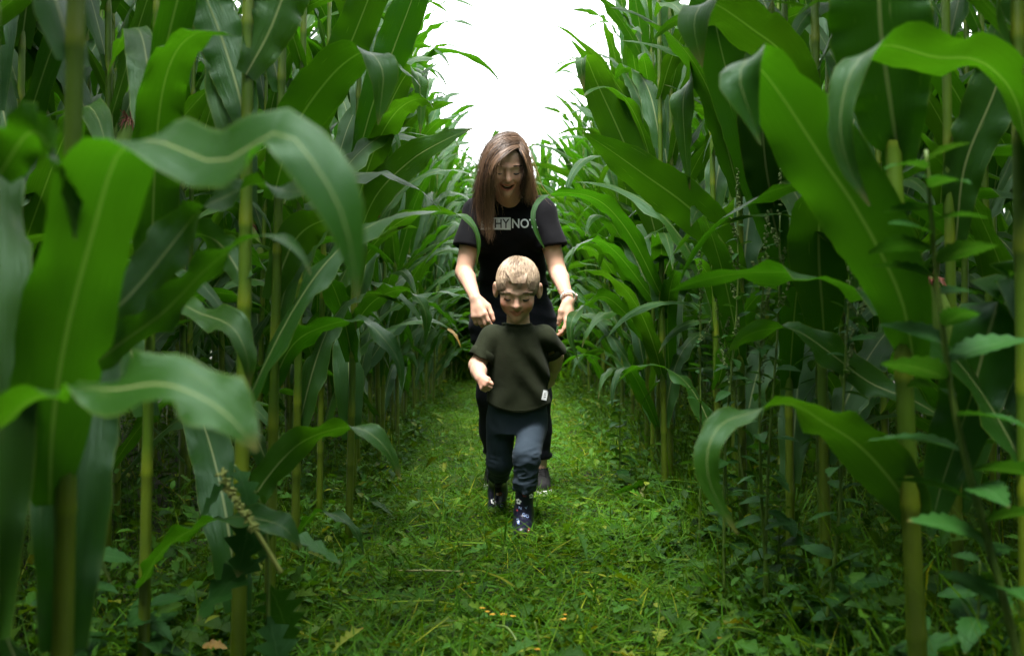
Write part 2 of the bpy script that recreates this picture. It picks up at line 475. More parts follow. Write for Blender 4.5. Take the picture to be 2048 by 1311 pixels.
def mass_mesh(items):
    bank = []
    for p in PROTOS[:10]:
        Vs, Fs, UVs, MI, TT, o = [], [], [], [], [], 0
        for me, loc, az, mi in [(p.stalk, np.zeros(3), 0, 1)] + [(m, q, a, 0) for m, q, a in p.leaves]:
            nv = len(me.vertices); co = np.empty(nv * 3, np.float32); me.vertices.foreach_get('co', co); co = co.reshape(-1, 3)
            if mi == 0:
                g = co.reshape(24, 7, 3)[[0, 5, 10, 14, 19, 23]][:, [0, 3, 6]]; u = np.linspace(0, 1, 6)
                co = g.reshape(-1, 3)
                i = np.arange(5)[:, None] * 3; j = np.arange(2)[None]
                f = np.stack([i + j, i + j + 1, i + 4 + j, i + 3 + j], -1).reshape(-1, 4)
                uv = np.stack([np.tile(np.linspace(0, 1, 3), 6), np.repeat(u, 3)], -1)
            else:
                g = co.reshape(-1, 8, 3)[::5][:, ::2]; nn = len(g); co = g.reshape(-1, 3)
                i = np.arange(nn - 1)[:, None] * 4; j = np.arange(4)[None]; j2 = (j + 1) % 4
                f = np.stack([i + j, i + j2, i + 4 + j2, i + 4 + j], -1).reshape(-1, 4)
                uv = np.zeros((len(co), 2))
            c, s = math.cos(az), math.sin(az)
            co = np.stack([co[:, 0] * c - co[:, 1] * s, co[:, 0] * s + co[:, 1] * c, co[:, 2]], -1) + loc
            Vs.append(co); Fs.append(f + o); UVs.append(uv); MI.append(np.full(len(f), mi)); o += len(co)
        bank.append((np.vstack(Vs), np.vstack(Fs), np.vstack(UVs), np.concatenate(MI)))
    V, F, UV, MI, o = [], [], [], [], 0
    for x, y, *big in items:
        v, f, uv, mi = bank[prs.randrange(len(bank))]
        a = prs.uniform(0, 6.28); s = prs.uniform(.92, 1.06) * (big[0] if big else 1); c, sn = math.cos(a) * s, math.sin(a) * s
        V.append(np.stack([v[:, 0] * c - v[:, 1] * sn + x, v[:, 0] * sn + v[:, 1] * c + y, v[:, 2] * s], -1))
        F.append(f + o); UV.append(uv); MI.append(mi); o += len(v)
    V = np.vstack(V)
    return mesh_data('maize_field', V, np.vstack(F), np.vstack(UV), (M_LEAF, M_STALK), np.concatenate(MI), tint=np.ones((len(V), 4)))
tag(obj('maize_field', mass_mesh(mass)), 'dense mass of maize filling the field behind the front rows', 'maize', kind='stuff')  # also holds the unseen shading block added behind the lens

# ---- plants near the lens, leaf by leaf
def arc_leaf(pts, wmax=None, n=34, ripple=.008, gutter=.14, seed=0):
    """pts: (px, py, distance, half width, roll); roll 0 = broadside to the lens, +/-90 = seen edge-on"""
    pts = [tuple(p) for p in pts]
    C = catmull([U(p[0], p[1], p[2]) for p in pts], n)
    # even out the spacing
    seg = np.concatenate([[0], np.cumsum(np.linalg.norm(np.diff(C, axis=0), axis=1))])
    t = np.linspace(0, seg[-1], n); C2 = np.stack([np.interp(t, seg, C[:, i]) for i in range(3)], -1)
    aux = catmull([(p[3], R(p[4])) for p in pts], n); aux = np.stack([np.interp(t, seg, aux[:, i]) for i in range(2)], -1)
    T = tangents(C2); view = nz(np.array([0, 0, CAMH]) - C2)
    S0 = nz(np.cross(T, view)); N0 = np.cross(S0, T)
    S = S0 * np.cos(aux[:, 1])[:, None] + N0 * np.sin(aux[:, 1])[:, None]
    V, F, uv = ribbon(C2, S, np.maximum(aux[:, 0], .0006), cols=8, ripple=ripple, gutter=gutter, phase=seed * 1.7, waves=4 + seed % 3)
    return V, F, uv

def near_plant(label, x0, y0, lean, H=2.75, r0=.0165, leaves=(), seed=1, generic=(), ear=None, tassel=None):
    rs = random.Random(seed)
    root = empty('maize_plant', (x0, y0, 0))
    tag(root, label, 'maize')
    nodes, z = [], .10
    while z < H - .3:
        z += rs.uniform(.15, .21); nodes.append(z)
    me, P = stalk_mesh(H, r0, nodes, rs, lean=lean, bend=.008)
    obj('stalk', me, root)
    base = np.array([x0, y0, 0])
    for k, lf in enumerate(leaves):
        V, F, uv = arc_leaf(lf, seed=seed * 3 + k)
        obj('leaf', mesh_data('leaf', V - base, F, uv, (M_LEAF,)), root)
    for (zz, az, L, w, th0, th1, pw, sw, tw) in generic:
        m2 = mesh_data('leaf', *generic_leaf(L, w, R(th0), R(th1), pw, sw, tw, rs, n=28), mats=(M_LEAF,))
        o = obj('leaf', m2, root, stalk_at(P, zz)); o.rotation_euler = (0, 0, R(az))
    if y0 < 2.45:                      # extra leaves above the view, added over the path to shade the foreground
        zlo = .71 + .33 * y0 + .55
        for k in range(9):
            zz = zlo + (2.6 - zlo) * k / 8 + rs.uniform(-.04, .04)
            az = (0 if x0 < 0 else 180) + rs.uniform(-60, 60)
            m2 = mesh_data('leaf', *generic_leaf(rs.uniform(.65, .9), rs.uniform(.040, .052), R(rs.uniform(22, 40)), R(rs.uniform(80, 112)), rs.uniform(1.2, 1.8), rs.uniform(-.5, .5), rs.uniform(-.4, .4), rs), mats=(M_LEAF,))
            o = obj('leaf', m2, root, stalk_at(P, zz)); o.rotation_euler = (0, 0, R(az))
    if ear is not None:
        h, s = ear_meshes(rs)
        e = obj('ear', h, root, stalk_at(P, ear[0])); e.rotation_euler = (0, 0, R(ear[1]))
        obj('silk', s, e)
    return root

def gen(seed, zs, az, spread=35, alt=180, droop=(95, 160), L=(.6, .85), w=(.036, .05)):
    """ordinary leaves at heights zs, alternately towards az and az+180"""
    rs = random.Random(seed)
    return [(z, az + (alt if k % 2 else 0) + rs.uniform(-spread, spread), rs.uniform(*L), rs.uniform(*w), rs.uniform(12, 28), rs.uniform(*droop), rs.uniform(1.4, 2.5), rs.uniform(-.6, .6), rs.uniform(-.9, .9)) for k, z in enumerate(zs)]
# left side of the path
G = gen
near_plant('maize plant with a long pale leaf drooping level over the lobed weed', -.492, .951, (.025, 0), r0=0.0119, seed=1, leaves=[
    [(-5, 860, 0.951, 0.0148, 110), (60, 800, 0.910, 0.0271, 115), (150, 777, 0.869, 0.0180, 85), (230, 778, 0.836, 0.0295, 55), (330, 768, 0.820, 0.0353, 48), (430, 810, 0.812, 0.0303, 45), (490, 868, 0.804, 0.0148, 40), (514, 902, 0.804, 0.0008, 40)],
    [(-2, 350, 0.951, 0.0164, 200), (60, 265, 0.927, 0.0246, 150), (110, 310, 0.902, 0.0246, 100), (140, 390, 0.894, 0.0131, 60), (150, 480, 0.894, 0.0008, 40)],
], generic=G(11, (.25, .42, .9, 1.1, 1.3, 1.5, 1.7), 200, 40, -100))
near_plant('maize plant whose broad dark leaf twists over into a long blurred grey arch', -.496, 1.115, (.06, 0), r0=0.0136, seed=2, leaves=[
    [(100, 1010, 1.115, 0.0164, 170), (105, 860, 1.066, 0.0400, 168), (130, 680, 1.009, 0.0430, 166), (190, 450, 0.943, 0.0420, 160), (240, 300, 0.902, 0.0410, 125), (320, 283, 0.869, 0.0312, 60), (440, 325, 0.845, 0.0295, 40), (560, 262, 0.820, 0.0328, 52), (640, 345, 0.804, 0.0246, 35), (692, 450, 0.795, 0.0156, 22), (716, 600, 0.795, 0.0008, 20)],
    [(140, 770, 1.115, 0.0148, 120), (230, 695, 1.164, 0.0246, 130), (330, 622, 1.214, 0.0295, 132), (410, 540, 1.230, 0.0246, 125), (490, 480, 1.230, 0.0180, 100), (560, 474, 1.222, 0.0123, 62), (600, 508, 1.205, 0.0066, 45), (622, 550, 1.197, 0.0008, 40)],
    [(142, 690, 1.115, 0.0148, 160), (260, 590, 1.214, 0.0279, 158), (370, 455, 1.296, 0.0295, 150), (400, 418, 1.312, 0.0279, 95), (450, 394, 1.312, 0.0254, 45), (515, 366, 1.304, 0.0197, 112), (580, 384, 1.296, 0.0172, 48), (640, 374, 1.279, 0.0107, 60), (688, 386, 1.271, 0.0008, 60)],
], generic=G(12, (.2, .36, 1.0, 1.15, 1.35, 1.5, 1.7), 190, 45, -100))
near_plant('thin maize plant with small low leaves between two thick stalks', -.67, 1.86, (.03, .05), r0=0.0123, seed=3, leaves=[
    [(285, 680, 1.86, .016, 120), (345, 612, 1.72, .022, 85), (405, 628, 1.68, .028, 45), (462, 652, 1.64, .030, 40), (492, 705, 1.62, .019, 38), (500, 775, 1.62, .001, 30)],
    [(285, 1170, 1.86, .016, 120), (320, 1105, 1.78, .024, 115), (390, 1055, 1.76, .032, 108), (460, 1034, 1.74, .032, 80), (510, 1036, 1.72, .031, 48), (565, 1052, 1.70, .025, 45), (603, 1095, 1.70, .001, 45)],
], generic=G(13, (.55, .8, 1.0, 1.15, 1.35, 1.55, 1.75, 1.95), 170, 60, 95))
near_plant('thick-stalked maize plant with a yellow-green leaf reaching low across the mown grass', -.515, 1.92, (.035, .03), r0=0.0163, seed=4, leaves=[
    [(478, 1050, 1.92, .018, 160), (530, 960, 1.95, .031, 155), (600, 886, 1.98, .034, 142), (680, 855, 1.98, .027, 112), (730, 860, 1.97, .026, 60), (775, 900, 1.96, .019, 42), (802, 958, 1.96, .001, 40)],
    [(490, 560, 1.92, .018, 190), (430, 480, 1.98, .034, 215), (350, 470, 2.05, .03, 260), (300, 520, 2.1, .02, 310), (280, 600, 2.12, .001, 330)],
    [(492, 250, 1.92, .02, 190), (470, 160, 1.95, .04, 190), (430, 40, 2.0, .045, 190), (380, -60, 2.05, .03, 230), (340, -20, 2.1, .001, 300)],
    [(492, 150, 1.92, .02, 170), (540, 60, 1.95, .045, 165), (590, -60, 2.0, .05, 160), (640, -100, 2.05, .001, 100)],
], generic=G(14, (.18, .55, .95, 1.5, 1.7, 1.9), 150, 40, -100))
near_plant('maize plant with a broad upright green leaf folded over grey at its end', -.56, 2.36, (.06, 0), r0=0.0141, seed=5, leaves=[
    [(545, 400, 2.36, .022, 175), (585, 265, 2.28, .05, 172), (655, 160, 2.2, .054, 165), (715, 108, 2.15, .043, 140), (745, 108, 2.12, .034, 62), (766, 145, 2.1, .032, 20), (763, 195, 2.1, .018, 10), (756, 250, 2.1, .001, 0)],
    [(535, 790, 2.36, .018, 150), (585, 690, 2.36, .036, 142), (650, 652, 2.32, .032, 120), (720, 640, 2.28, .025, 82), (760, 668, 2.25, .025, 45), (796, 720, 2.23, .016, 40), (804, 780, 2.22, .001, 30)],
    [(540, 600, 2.36, .02, 170), (590, 480, 2.36, .045, 170), (650, 440, 2.34, .04, 130), (700, 450, 2.3, .03, 70), (720, 520, 2.3, .015, 30), (715, 600, 2.3, .001, 20)],
], generic=G(15, (.35, .7, 1.25, 1.4, 1.6, 1.8, 2.0, 2.2), 120, 45, -90))
near_plant('maize plant with a short drooping leaf just above the mown grass', -.62, 2.92, (.05, 0), r0=0.0136, seed=6, leaves=[
    [(590, 1075, 2.92, .014, 125), (630, 1026, 2.86, .024, 105), (672, 1030, 2.82, .024, 60), (710, 1060, 2.79, .015, 50), (728, 1108, 2.78, .001, 40)],
    [(598, 330, 2.92, .02, 175), (640, 220, 2.86, .045, 172), (700, 90, 2.8, .055, 170), (760, -60, 2.75, .045, 165), (800, -150, 2.75, .001, 165)],
], generic=G(16, (.4, .65, .85, 1.05, 1.25, 1.45, 1.65, 1.85, 2.05, 2.25), 80, 55))
near_plant('maize plant with a long white-ribbed leaf pointing at the woman\'s head', -.53, 3.32, (.07, 0), r0=0.0132, seed=7, leaves=[
    [(708, 500, 3.32, .02, 25), (750, 395, 3.22, .048, 20), (820, 322, 3.16, .052, 22), (890, 280, 3.1, .032, 40), (948, 256, 3.05, .001, 60)],
    [(712, 330, 3.32, .02, 170), (745, 210, 3.28, .045, 170), (790, 90, 3.25, .06, 168), (830, -20, 3.22, .05, 168), (850, -120, 3.2, .001, 165)],
    [(700, 660, 3.32, .018, 150), (750, 600, 3.3, .04, 140), (810, 580, 3.25, .035, 100), (850, 620, 3.22, .025, 50), (850, 690, 3.22, .001, 40)],
], generic=G(17, (.35, .6, .85, 1.1, 1.4, 1.6, 1.8, 2.0, 2.2), 100, 40))
near_plant('maize plant rooted at the grass edge opposite the boy\'s raised fist', -.70, 3.72, (.05, 0), r0=0.0132, seed=8,
    generic=G(18, (.3, .5, .7, .9, 1.1, 1.3, 1.5, 1.7, 1.9, 2.1, 2.3), 60, 50))
near_plant('maize plant with a leaf hooking down over the woman\'s black sleeve', -.63, 4.06, (.05, 0), r0=0.0132, seed=9, leaves=[
    [(712, 540, 4.06, .02, 155), (765, 470, 3.98, .034, 150), (832, 428, 3.92, .036, 125), (900, 424, 3.86, .028, 100), (942, 446, 3.82, .018, 55), (957, 485, 3.8, .010, 35), (953, 530, 3.8, .001, 25)],
    [(718, 350, 4.06, .02, 170), (770, 230, 4.0, .05, 165), (812, 150, 3.95, .045, 150), (835, 150, 3.9, .036, 60), (842, 215, 3.9, .02, 15), (840, 270, 3.9, .001, 5)],
], generic=G(19, (.35, .55, .8, 1.0, 1.3, 1.5, 1.7, 1.9, 2.2, 2.4), 95, 45))
# right side of the path
near_plant('thick yellow-stalked maize plant with a leaf arching low over the grass and another folded high', .605, 1.5, (-.13, 0), r0=0.0163, seed=21, leaves=[
    [(1830, 730, 1.5, .02, 180), (1800, 590, 1.45, .042, 185), (1720, 430, 1.4, .054, 190), (1640, 310, 1.37, .054, 190), (1560, 188, 1.33, .044, 200), (1508, 125, 1.3, .034, 232), (1486, 126, 1.29, .032, 300), (1480, 165, 1.28, .026, 350), (1500, 225, 1.28, .012, 358), (1522, 290, 1.28, .001, 360)],
    [(1842, 1050, 1.5, .02, 198), (1790, 970, 1.5, .042, 200), (1720, 892, 1.48, .044, 215), (1650, 846, 1.45, .037, 235), (1580, 806, 1.42, .028, 252), (1500, 826, 1.4, .021, 292), (1440, 850, 1.38, .021, 322), (1414, 910, 1.36, .019, 345), (1425, 980, 1.36, .012, 352), (1476, 1068, 1.36, .001, 360)],
    [(1800, 330, 1.5, .022, 185), (1780, 200, 1.47, .055, 180), (1760, 40, 1.44, .07, 178), (1760, -120, 1.42, .05, 170), (1780, -220, 1.42, .001, 160)],
], generic=G(31, (1.3, 1.5, 1.7), 0, 40, 100))
near_plant('shaded maize plant with a leaf stretched level then hanging down narrow and grey', .77, 1.52, (-.04, 0), r0=0.0141, seed=22, leaves=[
    [(2058, 330, 1.52, .022, 250), (2030, 195, 1.45, .04, 240), (1960, 122, 1.38, .042, 235), (1870, 115, 1.33, .042, 225), (1780, 90, 1.3, .032, 230), (1726, 110, 1.28, .024, 290), (1692, 170, 1.27, .019, 330), (1680, 260, 1.26, .016, 350), (1700, 340, 1.26, .010, 360), (1740, 412, 1.26, .001, 368)],
    [(2060, 640, 1.52, .02, 20), (2030, 540, 1.6, .04, 5), (1985, 640, 1.62, .055, 350), (1940, 800, 1.63, .05, 345), (1880, 980, 1.64, .03, 340), (1860, 1080, 1.64, .001, 340)],
], generic=G(32, (.3, .5, .9, 1.1, 1.3, 1.5), 10, 50, 90))
near_plant('slim maize plant with red-silked ear behind the jagged-leaved weed', .885, 2.02, (-.06, 0), r0=0.0136, seed=23, leaves=[
    [(1918, 705, 2.02, .018, 120), (1950, 674, 1.88, .03, 72), (1990, 692, 1.74, .042, 40), (2030, 762, 1.64, .047, 30), (2082, 870, 1.58, .015, 20)],
    [(1910, 850, 2.02, .018, 275), (1830, 802, 2.02, .030, 300), (1740, 765, 2.05, .034, 320), (1660, 705, 2.05, .037, 322), (1592, 660, 2.05, .027, 300), (1540, 657, 2.05, .023, 222), (1490, 672, 2.05, .018, 215), (1454, 706, 2.05, .001, 215)],
    [(1912, 480, 2.02, .02, 10), (1930, 330, 2.0, .04, 5), (1990, 180, 1.98, .05, 2), (2040, 20, 1.96, .04, 0), (2070, -80, 1.95, .001, 0)],
], generic=G(33, (.35, .6, 1.25, 1.45, 1.7, 1.9), 20, 45, 90), ear=(.62, 200))
near_plant('maize plant with a wide dark hanging leaf beside the seeding goosefoot weeds', .725, 2.36, (-.05, 0), r0=0.0145, seed=24, leaves=[
    [(1640, 240, 2.36, .022, 200), (1575, 118, 2.24, .048, 200), (1500, 55, 2.12, .052, 205), (1430, 8, 2.0, .046, 222), (1402, 10, 1.98, .04, 290), (1388, 52, 1.97, .032, 340), (1405, 135, 1.97, .001, 350)],
    [(1650, 700, 2.36, .02, 180), (1645, 620, 2.3, .046, 180), (1638, 520, 2.25, .064, 178), (1640, 432, 2.2, .06, 165), (1660, 398, 2.15, .046, 110), (1692, 430, 2.12, .036, 45), (1705, 500, 2.1, .022, 20), (1712, 600, 2.1, .001, 10)],
], generic=G(34, (.4, .7, 1.3, 1.45, 1.6, 1.8, 2.0, 2.2), 30, 50, 80))
near_plant('maize plant half hidden behind the goosefoot weeds with an upright pale-ribbed leaf', .74, 2.72, (-.03, 0), r0=0.0132, seed=25, leaves=[
    [(1570, 560, 2.72, .02, 10), (1545, 430, 2.66, .05, 5), (1500, 290, 2.6, .055, 0), (1450, 130, 2.55, .055, -5), (1420, 0, 2.5, .05, -5), (1390, -90, 2.5, .001, -5)],
    [(1575, 480, 2.72, .02, 180), (1540, 380, 2.62, .05, 182), (1525, 250, 2.55, .06, 180), (1530, 120, 2.5, .05, 175), (1545, 0, 2.5, .001, 170)],
], generic=G(35, (.3, .55, .8, 1.2, 1.4, 1.65, 1.85, 2.05, 2.3), 60, 50))
near_plant('maize plant with one very long broad leaf slanting down to its stalk', .69, 3.05, (-.04, 0), r0=0.0145, seed=26, leaves=[
    [(1487, 570, 3.05, .02, 180), (1440, 475, 2.98, .052, 185), (1370, 408, 2.92, .066, 190), (1290, 350, 2.86, .058, 195), (1220, 300, 2.82, .036, 200), (1165, 264, 2.8, .001, 200)],
    [(1486, 350, 3.05, .02, 180), (1470, 260, 3.0, .05, 180), (1420, 130, 2.95, .06, 180), (1370, 180, 2.9, .045, 300), (1370, 290, 2.9, .02, 350), (1380, 380, 2.9, .001, 360)],
], generic=G(36, (.35, .6, .8, 1.1, 1.5, 1.7, 1.9, 2.1, 2.3), 75, 45))
near_plant('maize plant with ordinary leaves standing between the long-leaf plant and the watch hand', .71, 3.5, (-.05, 0), r0=0.0136, seed=27,
    generic=G(37, (.3, .5, .7, .9, 1.1, 1.3, 1.5, 1.75, 1.95, 2.15, 2.35), 110, 50))
near_plant('maize plant with a red-silked ear set back from the watch hand', .84, 3.85, (-.03, 0), r0=0.0136, seed=28,
    generic=G(38, (.3, .55, .75, .95, 1.2, 1.4, 1.6, 1.8, 2.0, 2.2, 2.45), 70, 50), ear=(.85, 215))
near_plant('maize plant with leaves crossing the woman\'s shirt front and watch hand', .63, 4.22, (-.04, 0), r0=0.0150, seed=29, leaves=[
    [(1320, 500, 4.22, .022, 180), (1285, 375, 4.15, .062, 180), (1238, 262, 4.1, .072, 180), (1192, 162, 4.05, .062, 190), (1172, 116, 4.0, .05, 240), (1162, 127, 3.98, .036, 305), (1168, 180, 3.98, .001, 340)],
    [(1322, 590, 4.22, .02, 200), (1262, 472, 4.08, .042, 215), (1200, 402, 3.98, .042, 230), (1130, 385, 3.9, .028, 240), (1085, 396, 3.86, .015, 290), (1066, 427, 3.82, .011, 335), (1074, 467, 3.8, .008, 350), (1090, 498, 3.8, .001, 360)],
    [(1322, 720, 4.22, .02, 205), (1272, 650, 4.16, .034, 218), (1215, 595, 4.1, .042, 230), (1172, 608, 4.0, .036, 262), (1146, 636, 3.9, .024, 330), (1141, 672, 3.88, .013, 345), (1156, 720, 3.88, .001, 350)],
], generic=G(39, (.3, .5, .75, 1.2, 1.45, 1.65, 1.9, 2.1, 2.3, 2.5), 80, 40))

# ------------------------------------------------------------------ ground
def soil_mat():
    m, n, l, b = new_mat('soil')
    tc = n.new('ShaderNodeTexCoord')
    a = noise(n, l, 9, 6, tc.outputs['Object']); c = noise(n, l, 120, 4, tc.outputs['Object'])
    r = ramp(n, [(.35, (.012, .010, .006)), (.55, (.020, .026, .008)), (.75, (.035, .040, .016))]); l.new(a.outputs[0], r.inputs[0])
    l.new(mixcol(n, l, c.outputs[0], r.outputs[0], (.018, .016, .010)), b.inputs['Base Color']); b.inputs['Roughness'].default_value = .95
    bp = n.new('ShaderNodeBump'); bp.inputs['Strength'].default_value = .8; bp.inputs['Distance'].default_value = .02
    l.new(c.outputs[0], bp.inputs['Height']); l.new(bp.outputs[0], b.inputs['Normal'])
    return m
M_SOIL = soil_mat()
def gz(x, y):
    return .010 * np.sin(x * 5.1 + y * 2.3) + .008 * np.sin(y * 6.7 - x * 3.1) - .006
gx = np.unique(np.concatenate([np.linspace(-900, -6, 12), np.linspace(-6, 6, 81), np.linspace(6, 900, 12)]))
gy = np.unique(np.concatenate([np.linspace(-900, -4, 10), np.linspace(-4, 22, 141), np.linspace(22, 1500, 14)]))
X, Y = np.meshgrid(gx, gy)
Z = gz(X, Y) * (np.abs(X) < 6) * (Y < 22) * (Y > -4)
Vg = np.stack([X, Y, Z], -1).reshape(-1, 3)
nx = len(gx); i = np.arange(len(gy) - 1)[:, None] * nx; j = np.arange(nx - 1)[None]
Fg = np.stack([i + j, i + j + 1, i + nx + j + 1, i + nx + j], -1).reshape(-1, 4)
tag(obj('ground', mesh_data('ground', Vg, Fg, mats=(M_SOIL,))), 'dark soil between the maize rows and under the mown path', 'ground', kind='structure')

# ---- leaf and blade templates for ground cover: (length, width, lift)
def tmpl_blade(curve, segs=3):
    V, F = [], []
    for k in range(segs + 1):
        u = k / segs; w = (1 - u ** 2.2) * .5 + .02
        lift = -curve * u * u; le = u * (1 - .3 * curve * u)
        V += [(le, -w, lift), (le, w, lift)]
    for k in range(segs): F.append((2 * k, 2 * k + 1, 2 * k + 3, 2 * k + 2))
    uv = [(.35 if i % 2 == 0 else .65, (i // 2) / segs) for i in range(len(V))]
    return np.array(V), np.array(F), np.array(uv)
def tmpl_leaf(prof, curve=.25, fold=.25):
    V, F, uv = [], [], []
    n = len(prof)
    for k, w in enumerate(prof):
        u = k / (n - 1); z = -curve * u * u
        le = u + (.05 if (k % 2 and n > 7) else 0)
        V += [(le, -w, z + fold * w), (le, 0, z), (le, w, z + fold * w)]; uv += [(0.02, u), (.5, u), (.98, u)]
    for k in range(n - 1):
        a = 3 * k; F += [(a, a + 1, a + 4, a + 3), (a + 1, a + 2, a + 5, a + 4)]
    return np.array(V), np.array(F), np.array(uv)
T_BLADES = [tmpl_blade(c) for c in (.05, .35, .7)]
T_OVAL = tmpl_leaf([.02, .40, .38, .0], .2)
T_LANCE = tmpl_leaf([.03, .24, .28, .16, .0], .35)
T_TOOTH = tmpl_leaf([.04, .12, .06, .22, .10, .34, .16, .42, .20, .40, .16, .0], .3)
T_LOBED = tmpl_leaf([.03, .40, .18, .50, .20, .34, .0], .15)

def scatter(tm, pos, az, el, length, width, roll, tint, buf):
    """place one template many times; az heading, el elevation above the ground, roll about its axis"""
    Vt, Ft, uvt = tm; n = len(pos)
    ce, se = np.cos(el), np.sin(el)
    D = np.stack([np.cos(az) * ce, np.sin(az) * ce, se], -1)
    S0 = np.stack([-np.sin(az), np.cos(az), 0 * az], -1); N0 = np.cross(D, S0)
    S = S0 * np.cos(roll)[:, None] + N0 * np.sin(roll)[:, None]; N = np.cross(D, S)
    V = (pos[:, None] + D[:, None] * (Vt[None, :, 0:1] * length[:, None, None]) + S[:, None] * (Vt[None, :, 1:2] * width[:, None, None]) + N[:, None] * (Vt[None, :, 2:3] * length[:, None, None]))
    F = Ft[None] + (np.arange(n) * len(Vt))[:, None, None] + buf['n']
    buf['V'].append(V.reshape(-1, 3)); buf['F'].append(F.reshape(-1, 4)); buf['uv'].append(np.tile(uvt, (n, 1)))
    buf['t'].append(np.repeat(tint, len(Vt), axis=0)); buf['n'] += n * len(Vt)
def newbuf(): return {'V': [], 'F': [], 'uv': [], 't': [], 'n': 0}
def flush(buf, name, mat):
    return mesh_data(name, np.vstack(buf['V']), np.vstack(buf['F']), np.vstack(buf['uv']), (mat,), tint=np.vstack(buf['t']))
def tints(n, lo=.55, hi=1.5, warm=.25):
    v = rng.uniform(lo, hi, n)[:, None]; w = rng.uniform(0, warm, n)[:, None] * (rng.random(n)[:, None] < .5)
    t = np.hstack([v * (1 + 3.0 * w), v * (1 + .4 * w), v * (1 - .3 * w), np.ones((n, 1))])
    dry = rng.random(n) < .035
    t[dry, :3] = np.array([5.0, 2.1, 3.0]) * rng.uniform(.6, 1.2, (dry.sum(), 1))
    return t
M_GRASS = leaf_material('grass', (.022, .098, .003), (.060, .150, .005), (.065, .23, .002), (.08, .14, .015), spec=.15, rough=.5, tfac=.34, veins=10, tint=True)
M_WEED = leaf_material('weed_leaf', (.018, .075, .005), (.042, .120, .008), (.055, .20, .003), (.05, .13, .03), spec=.2, rough=.5, tfac=.32, veins=12, tint=True)

def sample_path(n, y0, y1, xr=.78):
    y = y0 * (y1 / y0) ** rng.random(n)
    return np.stack([rng.uniform(-xr, xr, n), y, np.zeros(n)], -1)
def onto(p, lift=0.0):
    p[:, 2] = gz(p[:, 0], p[:, 1]) + lift
    return p
buf = newbuf()
for tm in T_BLADES:                              # mown grass, mostly lying
    n = 24000; p = onto(sample_path(n, 1.6, 18, .95), rng.uniform(0, .025, n))
    scatter(tm, p, rng.uniform(0, 6.283, n), np.abs(rng.normal(.35, .42, n)).clip(0, 1.45), rng.uniform(.04, .15, n), rng.uniform(.0025, .0055, n), rng.uniform(-.9, .9, n), tints(n), buf)
n = 1800; p = onto(sample_path(n, 1.6, 12), rng.uniform(.02, .045, n))     # long cut blades
scatter(T_BLADES[1], p, rng.uniform(0, 6.283, n), rng.normal(.12, .15, n), rng.uniform(.12, .30, n), rng.uniform(.003, .008, n), rng.uniform(-.8, .8, n), tints(n, .8, 1.7, .4), buf)
tag(obj('mown_grass', flush(buf, 'mown_grass', M_GRASS)), 'trodden mown grass and clippings covering the path', 'grass', kind='stuff')

buf = newbuf()
for tm, n, l0, l1, wr in ((T_OVAL, 7500, .010, .028, .75), (T_LOBED, 2400, .020, .045, .8), (T_TOOTH, 1100, .05, .11, .5), (T_LANCE, 4500, .02, .055, .4)):
    p = onto(sample_path(n, 1.6, 15), rng.uniform(.01, .05, n)); ln = rng.uniform(l0, l1, n)
    scatter(tm, p, rng.uniform(0, 6.283, n), rng.normal(.3, .35, n), ln, ln * wr * rng.uniform(.7, 1.2, n), rng.uniform(-.7, .7, n), tints(n, .5, 1.6, .3), buf)
tag(obj('path_weeds', flush(buf, 'path_weeds', M_WEED)), 'low broad-leaved weeds mixed through the mown path', 'weeds', kind='stuff')

# taller tangle along both edges of the path and in between the stalks
buf = newbuf(); bufg = newbuf()
def edge_pts(n, side, y0=1.25, y1=17, lo=.46, hi=2.8):
    y = y0 * (y1 / y0) ** rng.random(n)
    x = side * (lo + (hi - lo) * rng.random(n) ** 1.5 + .02 * y)
    return np.stack([x, y, np.zeros(n)], -1)
for side, dens, hmax in ((-1, 1.3, .40), (1, 1.8, .55)):
    ns = int(2150 * dens); root = onto(edge_pts(ns, side, lo=.36 if side > 0 else .44))
    tallness = np.clip((np.abs(root[:, 0]) - .42) / .45, .12, 1) * rng.uniform(.35, 1, ns) * hmax
    az = rng.uniform(0, 6.283, ns); el = rng.normal(1.15, .3, ns).clip(.2, 1.57)
    D = np.stack([np.cos(az) * np.cos(el), np.sin(az) * np.cos(el), np.sin(el)], -1)
    scatter(tmpl_blade(.18), root, az, el, tallness * 1.08, np.full(ns, .0028), np.zeros(ns), tints(ns, .8, 1.6, .3), buf)
    for k in range(8):
        u = (k + rng.random(ns) * .8) / 8 * .9 + .08
        q = root + D * (tallness * u)[:, None]; q[:, 2] -= .16 * tallness * u * u
        ln = rng.uniform(.02, .06, ns) * (1.25 - .5 * u); which = rng.random(ns)
        for tm, lo, hi, wr in ((T_OVAL, 0, .4, .7), (T_LANCE, .4, .8, .5), (T_LOBED, .8, 1.01, .8)):
            s = (which >= lo) & (which < hi); m = s.sum()
            scatter(tm, q[s], rng.uniform(0, 6.283, m), rng.normal(.25, .4, m), ln[s] * (1.5 if tm is T_LOBED else 1.0), ln[s] * wr * rng.uniform(.7, 1.2, m), rng.uniform(-.6, .6, m), tints(m, .45, 1.35, .15), buf)
    ng = int(5200 * dens); p = onto(edge_pts(ng, side))
    for tm in T_BLADES:
        s = rng.random(ng) < .4; m = s.sum()
        hh = np.clip((np.abs(p[s, 0]) - .40) / .4, .15, 1) * rng.uniform(.12, .42, m) * (1.3 if side > 0 else .8)
        scatter(tm, p[s], rng.uniform(0, 6.283, m), rng.normal(1.05, .3, m).clip(.1, 1.57), hh, rng.uniform(.003, .0065, m), rng.uniform(-.8, .8, m), tints(m, .6, 1.5, .2), bufg)
n = 3600; p = np.stack([rng.uniform(-4.5, 4.5, n), rng.uniform(12.6, 21, n), np.zeros(n)], -1)    # rank growth at the far end
